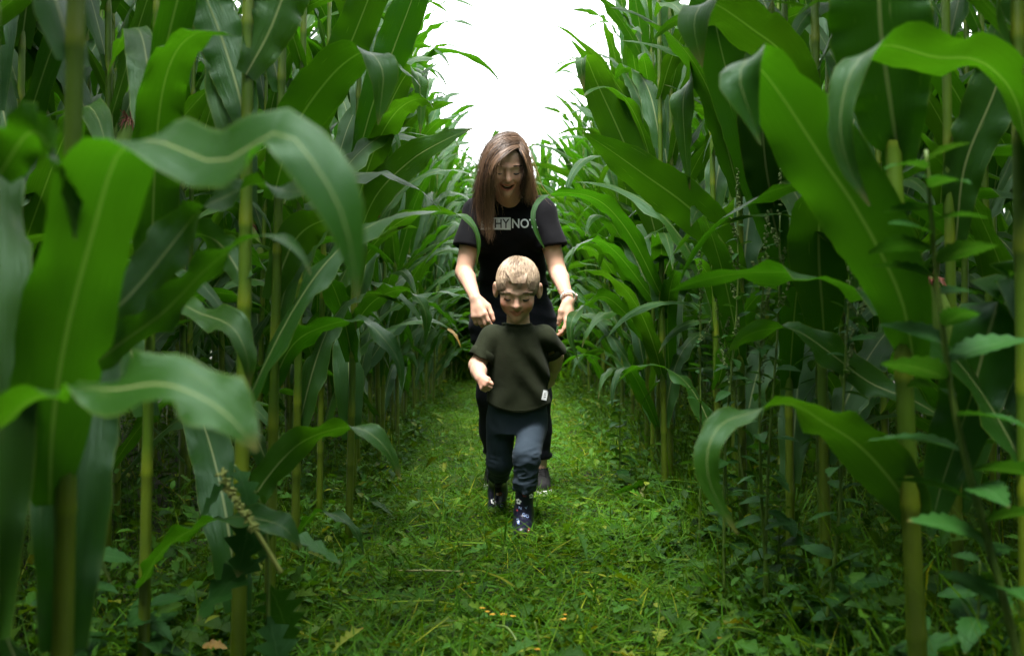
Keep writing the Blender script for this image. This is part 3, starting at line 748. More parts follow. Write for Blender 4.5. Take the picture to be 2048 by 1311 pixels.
scatter(T_BLADES[1], p, rng.uniform(0, 6.283, n), rng.normal(1.2, .25, n).clip(.4, 1.57), rng.uniform(.35, .95, n), rng.uniform(.02, .045, n), rng.uniform(-.8, .8, n), tints(n, .6, 1.3, .2), bufg)
tag(obj('undergrowth', flush(buf, 'undergrowth', M_WEED)), 'tangled leafy undergrowth around the feet of the maize stalks', 'undergrowth', kind='stuff')
tag(obj('rough_grass', flush(bufg, 'rough_grass', M_GRASS)), 'uncut upright grass along both edges of the path', 'grass', kind='stuff')
# ------------------------------------------------------------------ people: one smooth surface per body, grown from a distance field
def smin(a, b, k):
    h = np.clip(.5 + .5 * (b - a) / k, 0, 1)
    return b + (a - b) * h - k * h * (1 - h)
def smax(a, b, k): return -smin(-a, -b, k)
def s_cap(P, a, b, ra, rb):
    a = np.asarray(a, float); ab = np.asarray(b, float) - a
    t = np.clip(((P - a) @ ab) / (ab @ ab + 1e-12), 0, 1)
    return np.linalg.norm(P - a - t[:, None] * ab, axis=1) - (ra + (rb - ra) * t)
def s_chain(P, pts, rads, k=.01):
    d = None
    for i in range(len(pts) - 1):
        e = s_cap(P, pts[i], pts[i + 1], rads[i], rads[i + 1])
        d = e if d is None else smin(d, e, k)
    return d
def s_ell(P, c, r, M=None):
    q = P - np.asarray(c, float)
    if M is not None: q = q @ M
    r = np.asarray(r, float)
    k0 = np.linalg.norm(q / r, axis=1); k1 = np.linalg.norm(q / (r * r), axis=1)
    return k0 * (k0 - 1) / np.maximum(k1, 1e-9)
def s_loft(P, rows, n=2.2):
    """rows (z, cx, cy, rx, ry): a body of oval sections"""
    A = np.array(rows, float); o = np.argsort(A[:, 0]); A = A[o]
    zf = np.linspace(A[0, 0], A[-1, 0], 60)
    t = np.interp(zf, A[:, 0], np.arange(len(A)))
    B = catmull(A, 200); tt = np.linspace(0, len(A) - 1, 200)
    z = P[:, 2]
    cx, cy, rx, ry = [np.interp(z, B[:, 0], B[:, i]) for i in (1, 2, 3, 4)]
    q = (np.abs((P[:, 0] - cx) / rx) ** n + np.abs((P[:, 1] - cy) / ry) ** n) ** (1 / n)
    d = (q - 1) * np.minimum(rx, ry) * .92
    return np.maximum(d, np.maximum(A[0, 0] - z, z - A[-1, 0]))
def vnoise(P, scale, seed=0):
    q = P * scale + seed * 17.31; i = np.floor(q).astype(np.int64); f = q - i; f = f * f * (3 - 2 * f)
    def h(ix, iy, iz):
        n = (ix * 374761393 + iy * 668265263 + iz * 1274126177 + seed * 974711) & 0x7fffffff
        n = ((n ^ (n >> 13)) * 1103515245) & 0x7fffffff
        return ((n >> 8) & 0xffff) / 65535.0
    r = 0
    for a in (0, 1):
        for b in (0, 1):
            for c in (0, 1):
                w = (f[:, 0] if a else 1 - f[:, 0]) * (f[:, 1] if b else 1 - f[:, 1]) * (f[:, 2] if c else 1 - f[:, 2])
                r = r + w * h(i[:, 0] + a, i[:, 1] + b, i[:, 2] + c)
    return r * 2 - 1

def mesh_sdf(f, lo, hi, h):
    """surface nets over a narrow band"""
    lo = np.asarray(lo, float); B = 4
    nb = np.ceil((np.asarray(hi, float) - lo) / h / B).astype(int) + 1
    N = nb * B
    ci = np.stack(np.meshgrid(*[np.arange(k) for k in nb], indexing='ij'), -1).reshape(-1, 3)
    cd = f(lo + (ci + .5) * B * h - h * .5)
    act = np.abs(cd) < B * h * 1.35 + .006
    D = np.repeat(np.repeat(np.repeat(cd.reshape(nb), B, 0), B, 1), B, 2).astype(np.float32)
    off = np.stack(np.meshgrid(*[np.arange(B)] * 3, indexing='ij'), -1).reshape(-1, 3)
    pi = (ci[act][:, None] * B + off[None]).reshape(-1, 3)
    for s in range(0, len(pi), 400000):
        q = pi[s:s + 400000]; D[q[:, 0], q[:, 1], q[:, 2]] = f(lo + q * h)
    S = D < 0
    c = [(a, b, g) for a in (0, 1) for b in (0, 1) for g in (0, 1)]
    sl = lambda A, o: A[o[0]:A.shape[0] - 1 + o[0], o[1]:A.shape[1] - 1 + o[1], o[2]:A.shape[2] - 1 + o[2]]
    cnt = sum(sl(S, o).astype(np.int8) for o in c)
    mix = (cnt > 0) & (cnt < 8)
    idx = np.full(mix.shape, -1, np.int64); cells = np.argwhere(mix); idx[mix] = np.arange(len(cells))
    acc = np.zeros((len(cells), 3)); num = np.zeros(len(cells))
    vals = {o: D[cells[:, 0] + o[0], cells[:, 1] + o[1], cells[:, 2] + o[2]].astype(float) for o in c}
    for a in c:
        for ax in range(3):
            if a[ax]: continue
            b = list(a); b[ax] = 1; b = tuple(b)
            va, vb = vals[a], vals[b]; m = (va < 0) != (vb < 0)
            t = np.where(m, va / np.where(m, va - vb, 1), 0)
            p = np.tile(np.array(a, float), (len(cells), 1)); p[:, ax] = t
            acc[m] += p[m]; num[m] += 1
    V = lo + (cells + acc / num[:, None]) * h
    F = []
    for ax in range(3):
        u, v = [(1, 2), (2, 0), (0, 1)][ax]
        sh = [slice(None)] * 3; s0 = list(sh); s1 = list(sh); s0[ax] = slice(0, -1); s1[ax] = slice(1, None)
        a, b = S[tuple(s0)], S[tuple(s1)]
        e = np.argwhere(a != b)
        ok = (e[:, u] > 0) & (e[:, v] > 0)
        for w in range(3): ok &= e[:, w] < np.array(idx.shape)[w] if w != ax else ok
        e = e[ok]; ins = a[e[:, 0], e[:, 1], e[:, 2]]
        def g(du, dv):
            q = e.copy(); q[:, u] += du; q[:, v] += dv
            return idx[q[:, 0], q[:, 1], q[:, 2]]
        quad = np.stack([g(-1, -1), g(0, -1), g(0, 0), g(-1, 0)], -1)
        quad[~ins] = quad[~ins][:, ::-1]
        F.append(quad[(quad >= 0).all(1)])
    return V, np.vstack(F)

def rot(rx=0, ry=0, rz=0):
    return np.array(Matrix.Rotation(rz, 3, 'Z') @ Matrix.Rotation(ry, 3, 'Y') @ Matrix.Rotation(rx, 3, 'X'))

# ---- materials
def skin_mat(name, base):
    m, n, l, b = new_mat(name)
    at = n.new('ShaderNodeAttribute'); at.attribute_name = 'tint'
    tc = n.new('ShaderNodeTexCoord'); a = noise(n, l, 26, 4, tc.outputs['Object'])
    c = mixcol(n, l, a.outputs[0], tuple(x * .92 for x in base), tuple(min(1, x * 1.08) for x in base))
    l.new(mixcol(n, l, 1.0, c, at.outputs['Color'], 'MULTIPLY'), b.inputs['Base Color'])
    b.inputs['Roughness'].default_value = .48
    b.inputs['Subsurface Weight'].default_value = .18
    b.inputs['Subsurface Radius'].default_value = (.012, .005, .003)
    b.inputs['Subsurface Scale'].default_value = 1.0
    f = noise(n, l, 500, 2, tc.outputs['Object']); bp = n.new('ShaderNodeBump'); bp.inputs['Strength'].default_value = .12; bp.inputs['Distance'].default_value = .001
    l.new(f.outputs[0], bp.inputs['Height']); l.new(bp.outputs[0], b.inputs['Normal'])
    return m
def cloth_mat(name, ca, cb, rough=.85, wear=None, weave=900, sheen=.03):
    m, n, l, b = new_mat(name)
    tc = n.new('ShaderNodeTexCoord'); a = noise(n, l, 18, 5, tc.outputs['Object'])
    c = mixcol(n, l, a.outputs[0], ca, cb)
    sp = noise(n, l, 260, 2, tc.outputs['Object']); r = ramp(n, [(.74, (0, 0, 0)), (.80, (1, 1, 1))]); l.new(sp.outputs[0], r.inputs[0])
    c = mixcol(n, l, mathn(n, l, 'MULTIPLY', r.outputs[0], .08), c, (.3, .3, .28))     # lint
    l.new(c, b.inputs['Base Color']); b.inputs['Roughness'].default_value = rough
    b.inputs['Sheen Weight'].default_value = sheen; b.inputs['Sheen Roughness'].default_value = .5
    b.inputs['Specular IOR Level'].default_value = .15
    w = noise(n, l, weave, 1, tc.outputs['Object']); fo = noise(n, l, 30, 3, tc.outputs['Object'])
    hgt = mathn(n, l, 'ADD', mathn(n, l, 'MULTIPLY', w.outputs[0], .12), fo.outputs[0])
    bp = n.new('ShaderNodeBump'); bp.inputs['Strength'].default_value = .35; bp.inputs['Distance'].default_value = .006
    l.new(hgt, bp.inputs['Height']); l.new(bp.outputs[0], b.inputs['Normal'])
    return m
def hair_mat(name):
    m, n, l, b = new_mat(name)
    at = n.new('ShaderNodeAttribute'); at.attribute_name = 'tint'
    l.new(at.outputs['Color'], b.inputs['Base Color']); b.inputs['Roughness'].default_value = .46
    b.inputs['Specular IOR Level'].default_value = .6
    return m
M_SKIN_W = skin_mat('woman_skin', (.66, .395, .28))
M_SKIN_C = skin_mat('boy_skin', (.69, .42, .305))
M_BLACK = cloth_mat('black_cotton', (.0028, .0028, .0040), (.0050, .0050, .0068))
M_OLIVE = cloth_mat('olive_cotton', (.0145, .0185, .0080), (.020, .025, .0112))
M_DENIM_B = cloth_mat('black_denim', (.008, .009, .015), (.015, .016, .026), .8)
M_SLATE = cloth_mat('slate_denim', (.020, .032, .046), (.037, .054, .073), .8)
M_HAIR = hair_mat('hair')
M_PRINT_W = simple_mat('white_print', (.72, .74, .76), (.80, .81, .82), .6, 40, .1, 400)
M_PRINT_K = simple_mat('black_print', (.006, .006, .008), (.010, .010, .012), .7, 40, .1, 400)
M_WATCH = simple_mat('watch_strap', (.58, .56, .52), (.68, .66, .62), .5, 60, .1, 300)
M_METAL = simple_mat('rose_metal', (.55, .38, .28), (.62, .44, .33), .25, 60, 0)
M_METAL.node_tree.nodes['Principled BSDF'].inputs['Metallic'].default_value = .9
M_RUBBER = simple_mat('boot_rubber', (.006, .006, .018), (.012, .011, .028), .32, 30, .1, 200)
M_SOLE = simple_mat('white_sole', (.55, .55, .53), (.68, .68, .65), .6, 40, .1, 200)
M_SHOE = simple_mat('black_knit', (.008, .008, .009), (.016, .016, .017), .8, 60, .4, 500)
M_DARK = simple_mat('lash', (.010, .007, .005), (.016, .010, .008), .5, 60, 0)
M_TEETH = simple_mat('teeth', (.62, .58, .52), (.70, .66, .60), .3, 60, 0)
M_EYE = simple_mat('eye_shade', (.10, .07, .055), (.14, .10, .08), .2, 60, 0)  # eyeball colour darkened to stand for the shade under the lashes
M_RED = simple_mat('red_print', (.30, .03, .03), (.38, .05, .05), .5, 60, 0)
M_BLUE = simple_mat('blue_print', (.20, .28, .50), (.26, .34, .58), .5, 60, 0)

def head_sdf(P, c, M, h, child=False, smile=0.0, jaw=1.0):
    """face looks along local -y"""
    q = ((P - c) @ M) / h
    x, y, z = q[:, 0], q[:, 1], q[:, 2]
    ax = np.stack([np.abs(x), y, z], -1)
    d = s_ell(q, (0, .07, .14), (.328 if child else .345, .42, .36))
    d = smin(d, s_ell(q, (0, -.13, -.14), (.275 if not child else .285, .245, .335 * jaw)), .10)
    ck = (.165, -.255, -.13 + .02 * smile) if not child else (.150, -.25, -.14)
    d = smin(d, np.linalg.norm(ax - np.array(ck), axis=1) - (.095 if not child else .104), .08)
    d = smin(d, np.linalg.norm(q - np.array((0, -.285, -.405 * jaw)), axis=1) - (.084 if child else .088), .10)
    d = smin(d, s_cap(ax, (0, -.345, .075), (.17, -.30, .075), .045, .04), .06)
    # sockets and lids
    d = smax(d, -(np.linalg.norm(ax - np.array((.145, -.415, -.005)), axis=1) - .075), .06)
    d = smin(d, s_ell(ax, (.142, -.300, -.010), (.078, .055, .062)), .018)
    # nose
    nl, nr = ((-.435, .056) if not child else (-.430, .056))
    d = smin(d, s_cap(q, (0, -.345, .035), (0, nl + .02, -.120), .030, nr - .008), .04)
    d = smin(d, np.linalg.norm(q - np.array((0, nl + .012, -.130)), axis=1) - (nr - .010), .02)
    d = smin(d, np.linalg.norm(ax - np.array((.055, -.372, -.140)), axis=1) - .034, .018)
    d = smax(d, -s_ell(ax, (.026, -.405, -.182), (.016, .03, .014)), .012)
    # lips: upper and lower, corners lifted by the smile
    my = -.372; mz = -.268
    if smile > .5:
        w = .150
        up = s_chain(ax, [(0, my - .010, mz + .020), (.075, my + .012, mz + .036), (w, my + .075, mz + .085)], [.019, .017, .009], .01)
        lo = s_chain(ax, [(0, my + .010, mz - .068), (.075, my + .025, mz - .034), (w, my + .075, mz + .075)], [.024, .020, .009], .01)
        d = smin(d, up, .025); d = smin(d, lo, .025)
        cav = s_ell(q * np.array([1, 1, 1]) - np.stack([0 * x, 0 * x, 3.6 * x * x], -1), (0, my + .01, mz - .022), (.128, .085, .029))
        d = smax(d, -cav, .012)
        fold = s_chain(ax, [(.085, -.375, -.15), (.155, -.335, -.22), (.175, -.30, -.30)], [.012, .016, .010], .01)
        d = smax(d, -fold, .03)
    else:
        w = .120
        up = s_chain(ax, [(0, my, mz + .018), (.045, my + .008, mz + .021), (w, my + .066, mz + .030)], [.015, .013, .006], .01)
        lo = s_chain(ax, [(0, my + .004, mz - .028), (.05, my + .016, mz - .020), (w, my + .066, mz + .026)], [.018, .015, .006], .01)
        d = smin(d, up, .022); d = smin(d, lo, .022)
        d = smax(d, -s_chain(ax, [(0, my - .03, mz - .004), (.05, my - .012, mz), (w + .008, my + .050, mz + .030)], [.010, .009, .007], .005), .008)
    # ears
    er = 1.18 if child else 1.0
    e = s_ell(ax, (.368 + (.006 if child else 0), .055, -.035), (.040, .075 * er, .125 * er), rot(rz=R(-28 if child else -15)))
    e = smax(e, -s_ell(ax, (.415, .015, -.02), (.03, .042 * er, .075 * er)), .02)
    d = smin(d, e, .03)
    return d * h

def hand_sdf(P, wrist, d, s, sc=1.0, curls=((20, 25, 20),) * 4, thumb=(35, 15), spread=3, tl=1.0, left=False):
    """d: heading of the hand, s: towards the thumb; the palm faces p = s x d"""
    d = nz(d); s = nz(np.asarray(s) - np.dot(s, d) * d); p = np.cross(d, s) if left else np.cross(s, d)
    w = np.asarray(wrist, float)
    at = lambda a, b, c: w + (d * a + s * b + p * c) * sc
    g = s_cap(P, at(0, .004, 0), at(.045, .012, .003), .020 * sc, .019 * sc)
    g = smin(g, s_cap(P, at(.005, -.006, 0), at(.070, -.022, .002), .017 * sc, .0135 * sc), .012 * sc)
    g = smin(g, s_cap(P, at(.040, .014, 0), at(.080, .024, 0), .016 * sc, .0115 * sc), .012 * sc)
    g = smin(g, s_cap(P, at(.05, 0, 0), at(.083, .004, 0), .016 * sc, .0125 * sc), .012 * sc)
    for k, (b, L, r) in enumerate(((.026, .070, .0092), (.008, .078, .0094), (-.010, .072, .0090), (-.027, .056, .0080))):
        q = at(.082 - .004 * abs(k - 1), b, 0); a = 0.0; lat = math.radians(spread * (1.5 - k)); pts = [q]
        for seg, ln in enumerate((.46, .31, .23)):
            a += math.radians(curls[k][seg])
            v = (d * math.cos(a) + p * math.sin(a)) + s * math.sin(lat) * math.cos(a)
            q = q + nz(v) * L * ln * sc; pts.append(q)
        g = smin(g, s_chain(P, pts, [r * sc, r * sc * .95, r * sc * .88, r * sc * .78], .003 * sc), .005 * sc)
    a0, a1 = math.radians(thumb[0]), math.radians(thumb[1])
    t0 = at(.012, .020, .006); v0 = d * math.cos(a0) + s * math.sin(a0) + p * .35
    t1 = t0 + nz(v0) * .036 * sc; v1 = d * math.cos(a1) + s * math.sin(a1) + p * .3
    t2 = t1 + nz(v1) * .030 * sc * tl; t3 = t2 + nz(v1 + p * .15 - s * .1) * .022 * sc * tl
    g = smin(g, s_chain(P, [t0, t1, t2, t3], [.0145 * sc, .0115 * sc, .0100 * sc, .0082 * sc], .005 * sc), .009 * sc)
    return g

def strands(guides, n, rs, rad, jitter=.004, tipjit=.010, pts=14, cols=None, trunc=(.8, 1.0), clump=40, wave=0.0):
    """hair fibres between neighbouring guides -> list of tubes with colours"""
    G = np.array([catmull(np.array(g), pts * 2) for g in guides])
    V, F, T, o = [], [], [], 0
    u = np.linspace(0, 1, pts)
    cl = [(rs.uniform(0, len(guides) - 1), np.array([rs.gauss(0, 1), rs.gauss(0, 1), rs.gauss(0, .5)])) for _ in range(clump)]
    for k in range(n):
        t = rs.uniform(0, len(guides) - 1)
        c = min(cl, key=lambda z: abs(z[0] - t)); t2 = t + (c[0] - t) * .0
        i = min(int(t), len(guides) - 2); f = t - i
        ic = min(int(c[0]), len(guides) - 2); fc = c[0] - ic
        A = G[i] * (1 - f) + G[i + 1] * f; C = G[ic] * (1 - fc) + G[ic + 1] * fc
        end = rs.uniform(*trunc); q = np.linspace(0, end, pts) * (pts * 2 - 1)
        i0 = np.minimum(q.astype(int), pts * 2 - 2); ff = (q - i0)[:, None]
        a = A[i0] * (1 - ff) + A[i0 + 1] * ff; cc = C[i0] * (1 - ff) + C[i0 + 1] * ff
        w = (.12 + .45 * u ** 1.2)[:, None]
        p = a * (1 - w) + cc * w
        p = p + np.array([rs.gauss(0, jitter), rs.gauss(0, jitter), rs.gauss(0, jitter)]) * (.35 + .65 * u[:, None]) + c[1] * tipjit * (u ** 2)[:, None]
        p = p + np.array([rs.gauss(0, tipjit), rs.gauss(0, tipjit), 0]) * (u ** 2.5)[:, None] * .5
        ph = c[0] * 9.0 + rs.uniform(-.6, .6)
        p = p + np.stack([np.sin(u * 9 + ph), np.cos(u * 7 + ph), 0 * u], -1) * (wave * u ** 1.3)[:, None]
        rr = rad * (1 - .75 * u ** 3) * rs.uniform(.7, 1.2)
        v, fa, _ = tube(p, rr, 3, cap=False)
        V.append(v); F.append(np.array(fa) + o); o += len(v)
        col = cols(rs, c[0] / (len(guides) - 1), c[1])
        cu = np.repeat(u, 3)[:, None]
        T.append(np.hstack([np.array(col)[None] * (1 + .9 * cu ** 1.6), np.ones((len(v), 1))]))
    return np.vstack(V), np.vstack(F), np.vstack(T)

def decal(name, me_V, me_F, bvh, mat, parent, off=.0016, direction=(0, 1, 0), dist=3.0):
    """drape a flat print (given in front of the cloth) onto the surface behind it"""
    V = []
    dv = Vector(direction)
    for v in me_V:
        hit = bvh.ray_cast(Vector(v), dv, dist)
        V.append(np.array(hit[0]) - np.array(dv) * off if hit[0] is not None else np.array(v) + np.array(dv) * .1)
    return obj(name, mesh_data(name, np.array(V), me_F, mats=(mat,)), parent)

def refine(V, F, maxlen):
    import bmesh
    bm = bmesh.new(); vs = [bm.verts.new(v) for v in V]
    for f in F:
        try: bm.faces.new([vs[i] for i in f])
        except ValueError: pass
    bmesh.ops.triangulate(bm, faces=bm.faces[:])
    for _ in range(6):
        e = [x for x in bm.edges if x.calc_length() > maxlen]
        if not e: break
        bmesh.ops.subdivide_edges(bm, edges=e, cuts=1)
        bmesh.ops.triangulate(bm, faces=[f for f in bm.faces if len(f.verts) > 3])
    bm.verts.index_update()
    V2 = np.array([v.co for v in bm.verts]); F2 = [[v.index for v in f.verts] for f in bm.faces]
    bm.free()
    return V2, F2

def text_shape(s, bold=0.0):
    cu = bpy.data.curves.new('t', 'FONT'); cu.body = s; cu.size = 1.0; cu.offset = bold; cu.resolution_u = 4
    o = bpy.data.objects.new('t', cu); COL.objects.link(o)
    dg = bpy.context.evaluated_depsgraph_get(); dg.update()
    me = bpy.data.meshes.new_from_object(o.evaluated_get(dg))
    V = np.array([v.co[:] for v in me.vertices]); F = [list(p.vertices) for p in me.polygons]
    bpy.data.objects.remove(o); bpy.data.curves.remove(cu); bpy.data.meshes.remove(me)
    return V, F

def text_on(s, x0, x1, z0, z1, y, bvh, mat, parent, name, bold=0.0, off=.0016, maxlen=.006, slant=0.0):
    V, F = text_shape(s, bold)
    lo, hi = V.min(0), V.max(0)
    q = np.stack([x0 + (V[:, 0] - lo[0]) / (hi[0] - lo[0]) * (x1 - x0), np.full(len(V), y), z0 + (V[:, 1] - lo[1]) / (hi[1] - lo[1]) * (z1 - z0)], -1)
    q[:, 2] += slant * (q[:, 0] - x0)
    V, F = refine(q, F, maxlen)
    return decal(name, V, F, bvh, mat, parent, off)

def person_mesh(name, f, lo, hi, h, mat, parent, tintf=None, smooth=1):
    V, F = mesh_sdf(f, lo, hi, h)
    t = None
    if tintf is not None:
        t = np.ones((len(V), 4)); t[:, :3] = tintf(V)
    return obj(name, mesh_data(name, V, F, mats=(mat,), tint=t), parent), V, F
def bvh_of(V, F):
    return BVHTree.FromPolygons([tuple(v) for v in V], [tuple(int(i) for i in f) for f in F])
def collar_line(bv, c, rmax, n=44):
    """the rim of a neck opening, found on the garment itself"""
    Q = []
    for t in np.linspace(0, 2 * math.pi, n + 1)[:-1]:
        best = None
        for r in np.linspace(.03, rmax, 30):
            hit = bv.ray_cast(Vector((c[0] + r * math.cos(t), c[1] + r * math.sin(t), c[2] + .2)), Vector((0, 0, -1)), .32)
            if hit[0] is not None and (best is None or hit[0].z > best[2] + .0003): best = np.array(hit[0])
        Q.append(best)
    Q = np.array(Q)
    for _ in range(3): Q = (np.roll(Q, 1, 0) + Q * 2 + np.roll(Q, -1, 0)) / 4
    return np.vstack([Q, Q[:1]])
def gauss(d, s): return np.exp(-(d / s) ** 2)
def lerp3(a, m, c): return a * (1 - m[:, None]) + np.array(c)[None] * m[:, None]

def face_tint(V, c, M, h, smile, blush, lipc, cav=False):
    q = ((V - c) @ M) / h; ax = np.stack([np.abs(q[:, 0]), q[:, 1], q[:, 2]], -1)
    t = np.ones((len(V), 3))
    infront = (q[:, 1] < -.1) & (np.abs(q[:, 2]) < .6)
    b = gauss(np.linalg.norm(ax - np.array((.19, -.30, -.16)), axis=1), .13) * infront
    t = lerp3(t, b * blush, (1.05, .62, .58))
    nb = gauss(np.linalg.norm(q - np.array((0, -.44, -.15)), axis=1), .07) * infront
    t = lerp3(t, nb * .4, (1.05, .75, .70))
    my, mz = -.372, -.268
    if smile > .5:
        up = s_chain(ax, [(0, my - .010, mz + .020), (.075, my + .012, mz + .036), (.150, my + .075, mz + .085)], [.015, .013, .007], .01)
        lo = s_chain(ax, [(0, my + .010, mz - .068), (.075, my + .025, mz - .034), (.150, my + .075, mz + .075)], [.021, .017, .007], .01)
        lip = np.minimum(up, lo)
        cv = s_ell(q - np.stack([0 * q[:, 0], 0 * q[:, 0], 3.6 * q[:, 0] ** 2], -1), (0, my + .02, mz - .022), (.130, .085, .032))
        t = lerp3(t, np.clip(1 - lip / .012, 0, 1) * infront * .85, lipc)
        t = lerp3(t, np.clip(-cv / .010 + .3, 0, 1) * infront, (.10, .03, .03))
    else:
        up = s_chain(ax, [(0, my, mz + .018), (.045, my + .008, mz + .021), (.120, my + .066, mz + .030)], [.017, .014, .005], .01)
        lo = s_chain(ax, [(0, my + .004, mz - .028), (.05, my + .016, mz - .020), (.120, my + .066, mz + .026)], [.020, .016, .005], .01)
        t = lerp3(t, np.clip(1 - np.minimum(up, lo) / .012, 0, 1) * infront * .8, lipc)
        sl = s_chain(ax, [(0, my - .02, mz - .004), (.05, my - .008, mz), (.128, my + .050, mz + .030)], [.006, .005, .004], .005)
        t = lerp3(t, np.clip(1 - sl / .010, 0, 1) * infront * .7, (.30, .12, .10))
    ear = gauss(np.linalg.norm(ax - np.array((.40, .05, -.03)), axis=1), .10)
    t = lerp3(t, ear * .35, (1.05, .68, .62))
    return t

def face_bits(root_body, c, M, h, brow_col, lid_open=.010, brow_z=.105, arch=.02, rs=random.Random(3), brow_w=.1):
    """eyes looking down under lowered lids, lashes, brows"""
    W = lambda p: np.asarray(c) + (np.asarray(p) * h) @ M.T
    for s in (-1, 1):
        u = np.linspace(-1, 1, 9)
        # sliver of eyeball under the lid
        Q = np.array([W((s * (.142 + .062 * k), -.352 + .030 * k * k, -.030 - .012 * (1 - k * k))) for k in u])
        V, F, uv = tube(Q, h * .013 * np.sqrt(np.clip(1 - .85 * u * u, .05, 1)), 6)
        e = obj('eye', mesh_data('eye', V, F, uv, (M_EYE,)), root_body)
        Q = np.array([W((s * (.142 + .026 * k), -.362 + .012 * k * k, -.031 - .006 * (1 - k * k))) for k in u])
        V, F, uv = tube(Q, h * .013 * np.sqrt(np.clip(1 - .7 * u * u, .05, 1)), 6)
        obj('iris', mesh_data('iris', V, F, uv, (M_DARK,)), e)
        Q = np.array([W((s * (.142 + .072 * k), -.354 + .040 * k * k, -.018 - .016 * (1 - k * k))) for k in u])
        V, F, uv = tube(Q, h * np.interp(u, [-1, 0, 1], [.004, .009, .006]), 5)
        obj('eyelash', mesh_data('eyelash', V, F, uv, (M_DARK,)), root_body)
        parts, T = [], []
        for k in range(60):
            a = rs.uniform(-1, 1); z = brow_z + arch * (1 - (a - .25) ** 2) + rs.uniform(-.012, .012) - .012 * max(0, a)
            p = np.array((s * (.143 + .080 * a), -.362 + .060 * max(0, a + .3) ** 2 * .6, z))
            d2 = np.array((s * .045, .012, .006 + .010 * rs.uniform(-1, 1) - .010 * a))
            parts.append(tube(np.array([W(p), W(p + d2 * .5 + (0, -.004, 0)), W(p + d2)]), h * np.array([.0035, .004, .0015]), 3))
        V, F, uv = join(parts)
        obj('eyebrow', mesh_data('eyebrow', V, F, uv, (M_HAIR,), tint=np.tile(np.array([*brow_col, 1.0]), (len(V), 1))), root_body)
